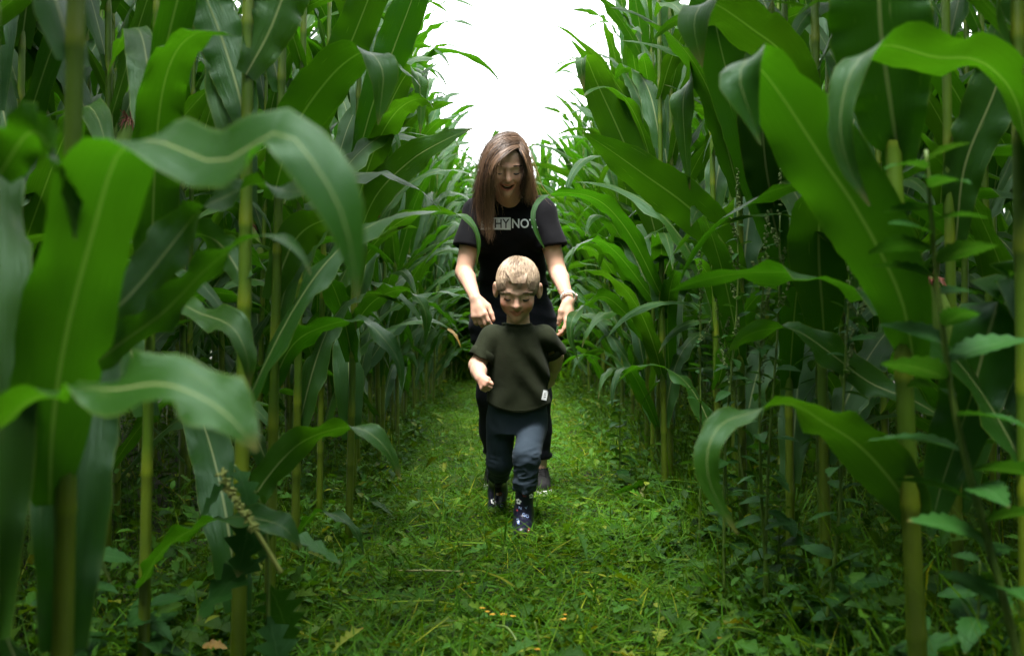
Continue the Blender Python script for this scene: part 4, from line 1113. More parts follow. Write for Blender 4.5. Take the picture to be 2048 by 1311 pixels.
# ------------------------------------------------------------------ the woman
def make_woman():
    root = empty('person', (0.0, 4.45, 0))
    tag(root, 'long-haired woman in a black lettered T-shirt leaning forward behind the boy', 'person')
    inv = lambda o: (setattr(o, 'location', (-root.location[0], -root.location[1], 0)), o)[1]
    hc = U(1013, 331, 4.04); h = .222; M = rot(R(27), R(0), R(5))
    neck = U(1021, 404, 4.17); shL, shR = U(952, 419, 4.19), U(1086, 419, 4.19)
    elL, elR = U(928, 545, 4.16), U(1115, 543, 4.17)
    wrL, wrR = U(951, 598, 4.00), U(1137, 601, 4.00)
    hipc = np.array([.0, 4.42, .78])
    kneL, kneR = np.array([-.085, 4.47, .42]), np.array([.10, 4.42, .42])
    ankL, ankR = np.array([-.075, 4.66, .085]), np.array([.118, 4.50, .085])
    dL = nz(U(961, 640, 3.95) - wrL); dR = nz(U(1141, 668, 3.98) - wrR)
    hk = dict(curls=((22, 30, 20), (26, 34, 24), (30, 36, 26), (34, 38, 26)))
    def trunk(P):
        d = s_chain(P, [neck + (0, .02, -.02), (shL + shR) / 2 + (0, .05, -.10), hipc], [.055, .085, .10], .05)
        for sh, el, wr in ((shL, elL, wrL), (shR, elR, wrR)):
            d = smin(d, s_chain(P, [neck + (0, .02, -.05), sh + (0, 0, -.01)], [.045, .043], .03), .04)
            mid = (el + wr) / 2 + np.array([0, .006, .012])
            d = smin(d, s_chain(P, [sh + (0, 0, -.01), (sh + el) / 2, el, mid * .55 + el * .45, wr], [.043, .041, .0345, .0335, .0215], .012), .02)
        return d
    def legs(P):
        d = None
        for k, a, s in ((kneL, ankL, -1), (kneR, ankR, 1)):
            e = s_chain(P, [hipc + (s * .075, 0, -.02), k, k * .6 + a * .4 + (0, .02, 0), a], [.085, .056, .052, .034], .03)
            d = e if d is None else smin(d, e, .02)
        return d
    def body(P):
        d = head_sdf(P, hc, M, h, smile=1.0)
        nt = hc + M @ np.array([0, .10, -.22]) * h
        d = smin(d, s_cap(P, nt, neck + (0, .01, -.03), .048, .052), .02)
        d = smin(d, trunk(P), .03)
        d = smin(d, hand_sdf(P, wrL, dL, (.75, -.25, .1), .98, ((25, 35, 25), (38, 45, 30), (45, 50, 30), (48, 50, 30)), (34, 6), 2, 1.15), .010)
        d = smin(d, hand_sdf(P, wrR, dR, (-.5, -.85, .0), 1.0, ((16, 24, 18), (24, 34, 24), (30, 40, 26), (36, 42, 28)), (24, -6), 2, 1.0, True), .010)
        d = smin(d, legs(P), .03)
        for k, a, s in ((kneL, ankL, -1), (kneR, ankR, 1)):
            d = smin(d, s_cap(P, a + (0, 0, -.03), a + (0, -.12, -.055), .032, .026), .02)
        return d
    def tint(V):
        t = face_tint(V, hc, M, h, 1.0, .35, (.92, .42, .42))
        for w, dd in ((wrL, dL), (wrR, dR)):
            al = (V - w) @ dd; nr = np.linalg.norm(V - w, axis=1) < .22
            t = lerp3(t, np.clip((al - .06) / .08, 0, 1) * nr * .5, (1.03, .78, .74))
        return t
    b, V, F = person_mesh('body', body, (-.30, 3.84, .0), (.32, 4.76, 1.52), .0046, M_SKIN_W, root, tint); inv(b)
    face_bits(b, hc, M, h, (.045, .026, .016), brow_z=.098, arch=.012)
    W = lambda p: hc + M @ (np.array(p) * h)
    # upper teeth
    u = np.linspace(-1, 1, 11); Q = np.array([W((.085 * k, -.350 + .05 * k * k, -.266 + .030 * k * k)) for k in u])
    Vt, Ft, uvt = tube(Q, h * .014 * np.sqrt(1 - .6 * u * u), 6); obj('teeth', mesh_data('teeth', Vt, Ft, uvt, (M_TEETH,)), b)
    # T-shirt
    sl_endL, sl_endR = shL + (elL - shL) * .60, shR + (elR - shR) * .60
    hem = .895
    cxm = (shL[0] + shR[0]) / 2
    def shirt(P):
        t = s_loft(P, [(hem - .02, .004, 4.36, .150, .120), (.97, .0, 4.32, .140, .112), (1.06, cxm, 4.27, .146, .120), (1.13, cxm, 4.23, .158, .122),
                       (1.185, cxm, 4.21, .150, .100), (1.225, cxm + .004, 4.20, .095, .080), (1.25, cxm + .006, 4.19, .06, .065)])
        t = smin(t, s_ell(P, (cxm - .068, 4.165, 1.105), (.066, .055, .062)), .04)
        t = smin(t, s_ell(P, (cxm + .068, 4.165, 1.105), (.066, .055, .062)), .04)
        keep = trunk(P) - .0085
        for sh, en, s in ((shL, sl_endL, -1), (shR, sl_endR, 1)):
            keep = np.where((P[:, 0] - cxm) * s > .10, smax(keep, (P - en) @ nz(en - sh), .004), keep)
        t = smin(t, keep, .012)
        for sh, en, s in ((shL, sl_endL, -1), (shR, sl_endR, 1)):
            ax = nz(en - sh)
            a = s_cap(P, sh + (-s * .03, 0, .0), en + ax * .05 + (s * .006, 0, 0), .056, .071)
            a = smax(a, (P - en) @ ax, .006)
            t = smin(t, a, .028)
        fold = np.sin(P[:, 2] * 55 + P[:, 0] * 40 * np.sign(P[:, 0] - cxm) + 3 * vnoise(P, 9, 2)) * .0035 + vnoise(P, 16, 5) * .004
        low = np.clip((1.12 - P[:, 2]) / .2, .25, 1)
        t = t + fold * low
        for sh, en, s in ((shL, sl_endL, -1), (shR, sl_endR, 1)):
            ax = nz(en - sh)
            rec = np.maximum(s_cap(P, en - ax * .05, en + ax * .06, .050, .053), -((P - en) @ ax + .035))
            t = smax(t, -rec, .004)
        t = smax(t, hem + .010 * np.sin(P[:, 0] * 30) - P[:, 2], .006)
        # neck opening
        t = smax(t, -s_ell(P, neck + np.array([.0, -.005, .045]), (.078, .085, .055)), .006)
        return t
    sh_o, Vs, Fs = person_mesh('t_shirt', shirt, (-.32, 4.02, .83), (.32, 4.52, 1.32), .0042, M_BLACK, root); inv(sh_o)
    tag(sh_o, 'black T-shirt with WHYNOT lettering across the chest')
    bv = bvh_of(Vs, Fs)
    # collar rib
    Vc, Fc, uc = tube(collar_line(bv, neck, .11), .0065, 8, cap=False); obj('collar', mesh_data('collar', Vc, Fc, uc, (M_BLACK,)), sh_o)
    # lettering: a white panel with black WHY, then white NOT.
    yy = 3.85; dd = 4.105
    px = lambda x: (x - CX) / FPX * dd
    pz = lambda y: CAMH - (y - CY) / FPX * dd
    x0, x1, z0, z1 = px(961), px(1021.5), pz(459), pz(435)
    gxx, gzz = np.meshgrid(np.linspace(x0, x1, 16), np.linspace(z0, z1, 7)); Vp = np.stack([gxx.ravel(), np.full(gxx.size, yy), gzz.ravel()], -1)
    i = np.arange(6)[:, None] * 16; j = np.arange(15)[None]; Fp = np.stack([i + j, i + j + 1, i + 17 + j, i + 16 + j], -1).reshape(-1, 4)
    decal('print_panel', Vp, Fp, bv, M_PRINT_W, sh_o, .0016)
    text_on('WHY', px(964), px(1019), pz(456), pz(438), yy, bv, M_PRINT_K, sh_o, 'lettering', .004, .0030)
    text_on('NOT.', px(1024), px(1076), pz(456), pz(437.5), yy, bv, M_PRINT_W, sh_o, 'lettering', .018, .0018)
    # jeans
    def jeans(P):
        t = s_loft(P, [(.66, .004, 4.42, .168, .128), (.76, .004, 4.42, .172, .130), (.86, .004, 4.39, .150, .118), (.93, .002, 4.36, .136, .108)])
        for k, an, s in ((kneL, ankL, -1), (kneR, ankR, 1)):
            t = smin(t, s_chain(P, [hipc + (s * .080, 0, -.06), hipc * .4 + k * .6 + (s * .02, 0, 0), k, k * .5 + an * .5 + (0, .015, 0), an + (0, 0, .05)], [.098, .076, .064, .060, .047], .03), .05)
            t = smax(t, -np.maximum(s_cap(P, an + (0, 0, .10), an + (0, 0, -.05), .040, .040), P[:, 2] - (an[2] + .075)), .004)
            t = np.where((P[:, 0] - .02) * s > 0, smax(t, (an[2] + .052) - P[:, 2], .004), t)
        t = t + .0014 * np.sin(P[:, 2] * 120 + 3 * vnoise(P, 9, 7)) * np.clip(vnoise(P, 5, 3) + .4, 0, 1) + .003 * vnoise(P, 14, 9)
        t = smin(t, smax(legs(P) - .007, (ankR[2] + .055) - P[:, 2], .004), .01)
        return smax(t, P[:, 2] - .925, .004)
    jn, Vj, Fj = person_mesh('jeans', jeans, (-.25, 4.18, .09), (.28, 4.78, .95), .0065, M_DENIM_B, root); inv(jn)
    for (sx, an) in ((-1, ankL), (1, ankR)):     # turned-up hems
        a = np.linspace(0, 2 * math.pi, 25); Q = np.stack([an[0] + .048 * np.cos(a), an[1] + .012 + .050 * np.sin(a), np.full(25, an[2] + .066)], -1)
        Vc, Fc, uc = tube(Q, .013, 8, cap=False); obj('cuff', mesh_data('cuff', Vc, Fc, uc, (M_DENIM_B,)), jn)
    # trainers
    for an, toe in ((ankL, (-.01, -.15)), (ankR, (.012, -.15))):
        t3 = np.array([an[0] + toe[0], an[1] + toe[1], 0])
        def upper(P):
            d = s_chain(P, [np.array([an[0], an[1] + .035, .045]), np.array([an[0], an[1] - .04, .045]), t3 + (0, 0, .036)], [.040, .042, .036], .03)
            d = smin(d, s_cap(P, np.array([an[0], an[1] + .01, .05]), np.array([an[0], an[1] + .012, .095]), .040, .040), .03)
            d = smax(d, .018 - P[:, 2], .004)
            return smax(d, P[:, 2] - .098, .006)
        def sole(P):
            d = s_chain(P * np.array([1, 1, .0]), [np.array([an[0], an[1] + .035, 0]), np.array([an[0], an[1] - .05, 0]), t3], [.043, .041, .040], .03)
            return smax(smax(d, P[:, 2] - .026, .006), -P[:, 2], .006)
        lo_, hi_ = (an[0] - .1, an[1] - .24, -.02), (an[0] + .1, an[1] + .12, .13)
        o, Vu, Fu = person_mesh('shoe', upper, lo_, hi_, .004, M_SHOE, root); inv(o)
        so_, Vx, Fx = person_mesh('sole', sole, lo_, hi_, .004, M_SOLE, o)
        bvu = bvh_of(Vu, Fu); parts = []
        for k in range(5):
            y = an[1] - .035 - .018 * k
            for s in (-1, 1):
                pts = []
                for w in np.linspace(-1, 1, 7):
                    hit = bvu.ray_cast(Vector((an[0] + toe[0] * .4 + w * .024, y + s * w * .008, .3)), Vector((0, 0, -1)), 1)
                    if hit[0] is not None: pts.append(np.array(hit[0]) + (0, 0, .002))
                if len(pts) > 3: parts.append(tube(np.array(pts), .0024, 5))
        if parts: obj('laces', mesh_data('laces', *join(parts), mats=(M_SHOE,)), o)
    # hair
    rs = random.Random(5)
    def hcol(rs, t, cv):
        k = min(1, max(0, .30 + .30 * float(cv[0]) + rs.uniform(-.15, .25)))
        a, b2 = np.array((.024, .013, .009)), np.array((.25, .145, .080))
        return a + (b2 - a) * k
    GL = [[U(*p) for p in g] for g in [
        [(1037, 296, 3.955), (1020, 303, 3.925), (1000, 320, 3.905), (985, 348, 3.91), (984, 385, 3.95), (983, 430, 4.00), (985, 484, 4.02)],
        [(1039, 284, 3.97), (1012, 288, 3.935), (986, 312, 3.925), (976, 350, 3.935), (973, 390, 3.97), (974, 435, 4.01), (977, 486, 4.03)],
        [(1038, 274, 4.01), (1005, 275, 3.98), (975, 305, 3.965), (966, 345, 3.97), (963, 388, 4.0), (962, 430, 4.03), (966, 474, 4.04)],
        [(1035, 267, 4.07), (1000, 268, 4.06), (971, 300, 4.05), (961, 345, 4.05), (953, 385, 4.06), (953, 420, 4.08), (957, 452, 4.09)],
        [(1030, 266, 4.12), (998, 270, 4.14), (972, 305, 4.15), (962, 350, 4.15), (956, 390, 4.17), (959, 412, 4.22), (962, 430, 4.27)]]]
    GR = [[U(*p) for p in g] for g in [
        [(1037, 296, 3.955), (1046, 310, 3.935), (1054, 335, 3.95), (1055, 360, 3.98), (1049, 388, 4.02), (1047, 404, 4.06)],
        [(1039, 284, 3.97), (1050, 302, 3.96), (1056, 330, 3.98), (1058, 365, 4.01), (1058, 392, 4.05), (1060, 414, 4.08)],
        [(1037, 272, 4.03), (1050, 288, 4.04), (1058, 325, 4.05), (1063, 360, 4.07), (1069, 390, 4.10), (1074, 408, 4.12)],
        [(1032, 267, 4.1), (1048, 285, 4.13), (1056, 325, 4.15), (1061, 365, 4.17), (1065, 392, 4.20), (1068, 408, 4.24)]]]
    GB = [GL[-1], [U(*p) for p in [(1018, 266, 4.15), (1014, 275, 4.2), (1012, 310, 4.22), (1011, 350, 4.22), (1010, 380, 4.24), (1010, 405, 4.29), (1010, 430, 4.33)]],
          [U(*p) for p in [(1030, 267, 4.12), (1046, 283, 4.16), (1054, 325, 4.18), (1059, 365, 4.19), (1062, 388, 4.22), (1064, 400, 4.26), (1066, 412, 4.3)]]]
    Vh, Fh, Th, o = [], [], [], 0
    for g, n in ((GL, 1500), (GR, 800), (GB, 500)):
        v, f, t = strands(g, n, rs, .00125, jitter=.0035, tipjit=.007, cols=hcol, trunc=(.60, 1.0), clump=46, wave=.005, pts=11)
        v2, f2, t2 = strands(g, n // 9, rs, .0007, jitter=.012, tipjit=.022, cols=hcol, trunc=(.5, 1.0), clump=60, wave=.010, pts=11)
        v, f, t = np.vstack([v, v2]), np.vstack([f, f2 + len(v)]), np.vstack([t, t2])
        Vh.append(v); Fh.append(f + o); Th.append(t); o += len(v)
        # backing sheet just inside the strands
        S = np.array([catmull(np.array(x), 18) for x in g]); S = np.array([catmull(S[:, k], 26) for k in range(18)])[:15]
        cin = np.array(hc); S = S + (cin - S) * np.clip(1 - np.arange(15) / 9, 0, 1)[:, None, None] * .055 + np.array([0, .010, 0])
        m = S.shape[1]; v = S.reshape(-1, 3); i = np.arange(14)[:, None] * m; j = np.arange(m - 1)[None]
        f = np.stack([i + j, i + j + 1, i + m + j + 1, i + m + j], -1).reshape(-1, 4)
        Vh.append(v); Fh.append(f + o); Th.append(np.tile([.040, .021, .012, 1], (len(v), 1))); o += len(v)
    # scalp under the hair
    def scalp(P):
        q = ((P - hc) @ M) / h
        d = s_ell(q, (0, .085, .145), (.372, .44, .385))
        d = smax(d, -s_ell(q, (.03, -.45, -.08), (.31, .46, .50)), .03)
        return smax(d, -.32 - q[:, 2] + .0 * q[:, 1], .03) * h
    v, f = mesh_sdf(scalp, hc - .15, hc + .15, .005)
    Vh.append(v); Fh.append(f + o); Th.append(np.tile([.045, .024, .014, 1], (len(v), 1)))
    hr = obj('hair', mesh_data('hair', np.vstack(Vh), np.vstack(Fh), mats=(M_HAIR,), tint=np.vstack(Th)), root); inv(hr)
    tag(hr, 'long straight brown hair hanging forward over one shoulder')
    # watch and ring
    wt = empty('wristwatch'); wc = wrR + dR * -.012
    tag(wt, 'pale strap wristwatch with a gold-coloured case on the woman\'s wrist', 'watch')
    wt.location = tuple(wc)
    ax = nz(wrR - elR); e1 = nz(np.cross(ax, (0, 1, 0))); e2 = np.cross(ax, e1)
    V, F, uv = [], [], []
    n1 = 36
    prof = [(-.0085, 0), (.0085, 0), (.0085, .0028), (-.0085, .0028)]
    for k in range(n1):
        a = 2 * math.pi * k / n1; dr = e1 * math.cos(a) + e2 * math.sin(a)
        for (z, r) in prof: V.append(ax * z + dr * (.0282 + r))
    F = [[4 * k + q, 4 * k + (q + 1) % 4, 4 * ((k + 1) % n1) + (q + 1) % 4, 4 * ((k + 1) % n1) + q] for k in range(n1) for q in range(4)]
    obj('strap', mesh_data('strap', np.array(V), F, mats=(M_WATCH,), smooth=False), wt)
    def disc(c, nrm, r, t, mat, nm, par, seg=24):
        Vd, Fd, ud = tube(np.array([c, c + nrm * t * .7, c + nrm * t]), np.array([r, r, r * .9]), seg)
        return obj(nm, mesh_data(nm, Vd, Fd, ud, (mat,), smooth=False), par)
    sd = -e1 if e1[0] < 0 else e1
    nrm = nz(sd + (0, .35, 0)); nrm = nz(nrm - (nrm @ ax) * ax)
    cs = disc(nrm * .0285, nrm, .0145, .007, M_METAL, 'watch_case', wt)
    disc(nrm * .0356, nrm, .012, .0006, M_PRINT_W, 'dial', cs)
    nb = nz(np.array((-.35, -1, 0))); nb = nz(nb - (nb @ ax) * ax); sb = np.cross(ax, nb)
    Q = np.array([nb * .0325 + ax * a * .010 + sb * b2 * .005 for a, b2 in ((-1, -1), (-1, 1), (1, 1), (1, -1), (-1, -1))])
    obj('buckle', mesh_data('buckle', *tube(Q, .0012, 5), mats=(M_METAL,)), wt)
    return root
WOMAN = make_woman()

# ------------------------------------------------------------------ the boy
def make_boy():
    root = empty('person', (0.02, 3.58, 0))
    tag(root, 'small fair-haired boy in an olive T-shirt and patterned rubber boots striding down the path', 'person')
    inv = lambda o: (setattr(o, 'location', (-root.location[0], -root.location[1], 0)), o)[1]
    hc = U(1035, 579, 3.50); h = .202; M = rot(R(26), R(1.5), R(-2))
    neck = U(1037, 655, 3.535)
    shL, shR = U(983, 677, 3.55), U(1089, 676, 3.57)
    elL, elR = U(954, 730, 3.53), U(1111, 714, 3.64)
    wrL, wrR = U(961, 756, 3.43), U(1104, 750, 3.72)
    hip = np.array([.018, 3.615, .40])
    hL, hR = hip + (-.057, 0, -.01), hip + (.057, 0, -.01)
    kL, kR = U(999, 922, 3.65), U(1053, 912, 3.50)
    aL, aR = np.array([-.054, 3.90, .125]), np.array([.040, 3.53, .075])
    def trunk(P):
        d = s_chain(P, [neck + (0, .025, -.045), (neck + hip) / 2 + (0, .01, .03), hip + (0, 0, .055)], [.045, .070, .070], .04)
        for sh, el, wr in ((shL, elL, wrL), (shR, elR, wrR)):
            d = smin(d, s_cap(P, neck + (0, .01, -.035), sh, .036, .031), .03)
            d = smin(d, s_chain(P, [sh, el, (el + wr) / 2, wr], [.031, .0275, .0265, .0195], .012), .018)
        return d
    def legs(P):
        d = None
        for hh, k, a in ((hL, kL, aL), (hR, kR, aR)):
            e = s_chain(P, [hh, k, a], [.044, .033, .019], .02)
            d = e if d is None else smin(d, e, .02)
        return d
    def body(P):
        d = head_sdf(P, hc, M, h, child=True, smile=.2, jaw=.94)
        nt = hc + M @ np.array([0, .10, -.20]) * h
        d = smin(d, s_cap(P, nt, neck + (0, .012, -.025), .038, .040), .018)
        d = smin(d, trunk(P), .025)
        d = smin(d, hand_sdf(P, wrL, nz(np.array([.28, -.80, -.42])), (.30, .25, .9), .62, ((78, 92, 50), (80, 94, 52), (82, 94, 54), (84, 94, 54)), (18, -38), 0, .9), .008)
        d = smin(d, hand_sdf(P, wrR, nz(np.array([-.15, .5, -.8])), (-.6, -.6, 0), .60, ((30, 40, 30),) * 4, (25, 0), 1, 1.0, True), .008)
        d = smin(d, legs(P), .03)
        d = smin(d, s_cap(P, aL + (0, .0, -.02), aL + (-.002, -.022, -.075), .022, .016), .015)
        d = smin(d, s_cap(P, aR + (0, 0, -.035), aR + (0, -.08, -.045), .024, .02), .015)
        return d
    def tint(V):
        t = face_tint(V, hc, M, h, .2, .85, (.95, .45, .44))
        nr = gauss(np.linalg.norm(V - (wrL + (.012, -.035, -.02)), axis=1), .045)
        return lerp3(t, nr * .5, (1.03, .74, .70))
    b, V, F = person_mesh('body', body, (-.20, 3.33, -.01), (.24, 3.98, .99), .0034, M_SKIN_C, root, tint); inv(b)
    face_bits(b, hc, M, h, (.26, .17, .11), brow_z=.085, arch=.015, rs=random.Random(9))
    # T-shirt
    eL, eR = shL + (elL - shL) * .72, shR + (elR - shR) * .68
    def hemz(P): return .418 + 2.3 * (P[:, 0] - .022) ** 2 + .010 * (P[:, 0] < .0) * np.abs(P[:, 0]) * 4
    def shirt(P):
        t = s_loft(P, [(.38, .024, 3.605, .116, .094), (.46, .022, 3.595, .112, .092), (.55, .020, 3.58, .104, .086), (.63, .020, 3.565, .098, .078),
                       (.672, .021, 3.555, .086, .070), (.698, .022, 3.55, .074, .058), (.722, .023, 3.545, .046, .048)])
        keep = trunk(P) - .0075
        for sh, en, s in ((shL, eL, -1), (shR, eR, 1)):
            keep = np.where((P[:, 0] - .022) * s > .075, smax(keep, (P - en) @ nz(en - sh), .004), keep)
        t = smin(t, keep, .010)
        for sh, en, s in ((shL, eL, -1), (shR, eR, 1)):
            ax = nz(en - sh)
            a = s_cap(P, sh - ax * .015, en + ax * .04, .036, .0455)
            a = smax(a, (P - en) @ ax, .005)
            t = smin(t, a, .018)
        x = P[:, 0] - .02
        sw = np.clip((P[:, 2] - .40) / .1, 0, 1) * np.clip((.70 - P[:, 2]) / .08, 0, 1)
        fold = .0065 * np.sin(72 * (P[:, 2] * .75 + x * .75) + 2.6 * vnoise(P, 8, 3)) * np.clip((x + .03) / .1, 0, 1)
        fold = fold + .0030 * np.sin(60 * (P[:, 2] * .5 - x * .9) + 3 * vnoise(P, 7, 8)) * np.clip((.05 - x) / .1, 0, 1)
        t = t + fold * sw + .0050 * vnoise(P * np.array([1.6, 1, .6]), 13, 4) * sw
        for sh, en, s in ((shL, eL, -1), (shR, eR, 1)):
            ax = nz(en - sh)
            rec = np.maximum(s_cap(P, en - ax * .05, en + ax * .05, .034, .0365), -((P - en) @ ax + .030))
            t = smax(t, -rec, .003)
        t = smax(t, hemz(P) - P[:, 2], .005)
        rec = np.maximum(s_loft(P, [(.36, .024, 3.605, .106, .084), (.44, .022, 3.598, .103, .082), (.47, .022, 3.595, .099, .079)]), P[:, 2] - .455)
        t = smax(t, -rec, .003)
        return smax(t, -s_ell(P, neck + np.array([.0, -.006, .050]), (.058, .062, .052)), .005)
    sh_o, Vs, Fs = person_mesh('t_shirt', shirt, (-.20, 3.42, .40), (.24, 3.80, .80), .0034, M_OLIVE, root); inv(sh_o)
    bv = bvh_of(Vs, Fs)
    Vc, Fc, uc = tube(collar_line(bv, neck, .085), .0062, 8, cap=False); obj('collar', mesh_data('collar', Vc, Fc, uc, (M_OLIVE,)), sh_o)
    for en, sh in ((eL, shL), (eR, shR)):       # turned-up sleeve cuffs
        ax = nz(en - sh); e1 = nz(np.cross(ax, (0, 1, 0))); e2 = np.cross(ax, e1)
        Vc = []; n1 = 40
        for k in range(n1):
            t = 2 * math.pi * k / n1; dr = e1 * math.cos(t) + e2 * math.sin(t)
            for z, r in ((-.026, .0415), (-.024, .0448), (.002, .0458), (.004, .0430), (-.004, .0380)): Vc.append(en + ax * z + dr * r)
        Fc = [[5 * k + q, 5 * k + q + 1, 5 * ((k + 1) % n1) + q + 1, 5 * ((k + 1) % n1) + q] for k in range(n1) for q in range(4)]
        obj('cuff', mesh_data('cuff', np.array(Vc), Fc, mats=(M_OLIVE,)), sh_o)
    # hem stitching
    parts = []
    for zo in (.010,):
        pts = []
        for x in np.linspace(-.088, .135, 60):
            z = float(hemz(np.array([[x, 0, 0]]))[0]) + zo
            hit = bv.ray_cast(Vector((x, 3.2, z)), Vector((0, 1, 0)), 1)
            if hit[0] is not None: pts.append(np.array(hit[0]) + (0, .0002, 0))
        parts.append(tube(np.array(pts), .0011, 4))
    obj('hem_seam', mesh_data('hem_seam', *join(parts), mats=(M_OLIVE,)), sh_o)
    # sewn-on white label
    lx, lz = (1090 - CX) / FPX * 3.53, CAMH - (790 - CY) / FPX * 3.53
    gxx, gzz = np.meshgrid(np.linspace(-1, 1, 6), np.linspace(-1, 1, 8)); ca, sa = math.cos(-.25), math.sin(-.25)
    X2 = gxx * .0095; Z2 = gzz * .0165
    Vp = np.stack([lx + (X2 * ca - Z2 * sa).ravel(), np.full(gxx.size, 3.2), lz + (X2 * sa + Z2 * ca).ravel()], -1)
    i = np.arange(7)[:, None] * 6; j = np.arange(5)[None]; Fp = np.stack([i + j, i + j + 1, i + 7 + j, i + 6 + j], -1).reshape(-1, 4)
    lb = decal('cloth_label', Vp, Fp, bv, M_PRINT_W, sh_o, .0022)
    for q in range(3):
        z0 = lz + .006 - q * .006
        Vq = np.array([(lx - .0045 + .004 * s + .0016 * (z0 - lz) * 100 * .25, 3.2, z0 + dz) for s in range(3) for dz in (-.0009, .0009)])
        decal('label_mark', Vq, [[0, 2, 3, 1], [2, 4, 5, 3]], bv, M_PRINT_K, lb, .0030)
    # trousers
    cuL, cuR = kL + (aL - kL) * .62, kR + (aR - kR) * .60
    def trousers(P):
        t = s_loft(P, [(.340, .018, 3.615, .088, .076), (.40, .018, 3.615, .105, .090), (.46, .020, 3.60, .102, .088)])
        for hh, k, cu in ((hL, kL, cuL), (hR, kR, cuR)):
            s = -1 if hh is hL else 1
            leg = s_chain(P, [hh + (0, 0, -.03), k, cu + (cu - k) * .25], [.051, .043, .038], .02)
            ax = nz(cu - k)
            leg = smax(leg, (P - cu) @ ax, .004)
            leg = smax(leg, -np.maximum(s_cap(P, cu - ax * .03, cu + ax * .05, .0335, .0335), -((P - cu) @ ax + .022)), .004)
            w = vnoise(P, 12, 6 + s)
            wr_ = 1.2 - 3.2 * np.abs(vnoise(P @ np.array([[.9, 0, .45 * s], [0, 1, 0], [-.5 * s, 0, 2.3]]).T, 27, 31))
            leg = leg - (.0045 * wr_ * np.clip(.65 + vnoise(P, 9, 12), .2, 1) + .002 * w) * np.clip((.37 - P[:, 2]) / .05, .25, 1)
            t = smin(t, leg, .014)
        keep = legs(P) - .008
        for k, cu in ((kL, cuL), (kR, cuR)):
            keep = np.where(np.abs(P[:, 0] - cu[0]) < .045, smax(keep, (P - cu) @ nz(cu - k), .004), keep)
        t = smin(t, keep, .008)
        return smax(t, P[:, 2] - .455, .004)
    tr, Vt, Ft = person_mesh('trousers', trousers, (-.13, 3.42, .10), (.17, 3.92, .48), .0036, M_SLATE, root); inv(tr)
    # rubber boots
    for a, k, back in ((aL, kL, True), (aR, kR, False)):
        up = nz(k - a)
        top = a + up * (.085 if back else .105)
        if back:
            fd = nz(np.array([-.03, -.62, -.78])); heel = a + np.array([0, .028, -.030]); toe = heel + fd * .125
            sn = nz(np.array([0, .78, -.62]))
        else:
            fd = nz(np.array([-.06, -1, -.03])); heel = a + np.array([0, .030, -.045]); toe = heel + fd * .145 + (0, 0, -.002)
            sn = np.array([0, 0, -1.0])
        def boot(P):
            d = s_chain(P, [top + up * .02, a + (0, .004, 0), heel + fd * .015], [.0325, .031, .033], .02)
            d = smin(d, s_chain(P, [heel + fd * .02, heel + fd * .085, toe], [.034, .033, .029], .02), .025)
            d = smax(d, (P - top) @ up, .004)
            d = smax(d, -np.maximum(s_cap(P, top - up * .03, top + up * .05, .0275, .0275), -((P - top) @ up + .020)), .004)
            return smax(d, (P - heel) @ sn - .026, .004)
        def sole(P):
            q = P - np.outer((P - heel) @ sn, sn)
            hh = heel - sn * 0
            d = s_chain(q, [hh + fd * .01, hh + fd * .075, toe - sn * ((toe - heel) @ sn)], [.036, .034, .031], .02)
            z = (P - heel) @ sn
            return smax(smax(d, z - .031, .003), .020 - z, .003)
        lo_, hi_ = np.minimum(toe, heel) - .07, np.maximum(top, heel) + .07
        bt, Vb, Fb = person_mesh('boot', boot, lo_, hi_, .0036, M_RUBBER, root); inv(bt)
        person_mesh('sole', sole, lo_, hi_, .0036, M_PRINT_K, bt)
        bb = bvh_of(Vb, Fb)
        rs = random.Random(4 if back else 8)
        def flower(x, z, r, m1, m2):
            Vf, Ff = [], []
            for p in range(5):
                t = p * 2 * math.pi / 5 + rs.uniform(0, .5); c0 = len(Vf)
                cx_, cz_ = x + math.cos(t) * r * .62, z + math.sin(t) * r * .62
                Vf.append((cx_, 3.2, cz_)); Vf += [(cx_ + math.cos(w) * r * .42, 3.2, cz_ + math.sin(w) * r * .42) for w in np.arange(8) * math.pi / 4]
                Ff += [[c0, c0 + 1 + q, c0 + 1 + (q + 1) % 8] for q in range(8)]
            fl = decal('flower_print', np.array(Vf), Ff, bb, m1, bt, .0010)
            Vf = [(x, 3.2, z)] + [(x + math.cos(w) * r * .28, 3.2, z + math.sin(w) * r * .28) for w in np.arange(8) * math.pi / 4]
            decal('flower_heart', np.array(Vf), [[0, 1 + q, 1 + (q + 1) % 8] for q in range(8)], bb, m2, fl, .0016)
        q = lambda px, py: ((px - CX) / FPX * 3.53, CAMH - (py - CY) / FPX * 3.53)
        if not back:
            for (px, py, r, m1, m2) in ((1037, 999, .0098, M_PRINT_W, M_PRINT_K), (1049, 985, .0080, M_RED, M_BLUE), (1062, 988, .0080, M_PRINT_W, M_PRINT_K), (1034, 1017, .0035, M_RED, M_RED), (1056, 1046, .0060, M_RED, M_PRINT_W), (1036, 1034, .0055, M_BLUE, M_PRINT_W)):
                flower(*q(px, py), r, m1, m2)
            for s, px, py, w, hgt, sl in (('N', 1040, 1011, 5.5, 5.5, -.3), ('GO', 1051, 1023, 13, 6, -.45), ('V', 1052, 1012, 6, 5, .3)):
                x0, z0 = q(px - w / 2, py + hgt / 2); x1, z1 = q(px + w / 2, py - hgt / 2)
                text_on(s, x0, x1, z0, z1, 3.2, bb, M_BLUE, bt, 'lettering', .02, .0012, .004, sl)
        else:
            q2 = lambda px, py: ((px - CX) / FPX * 3.84, CAMH - (py - CY - 2) / FPX * 3.84)
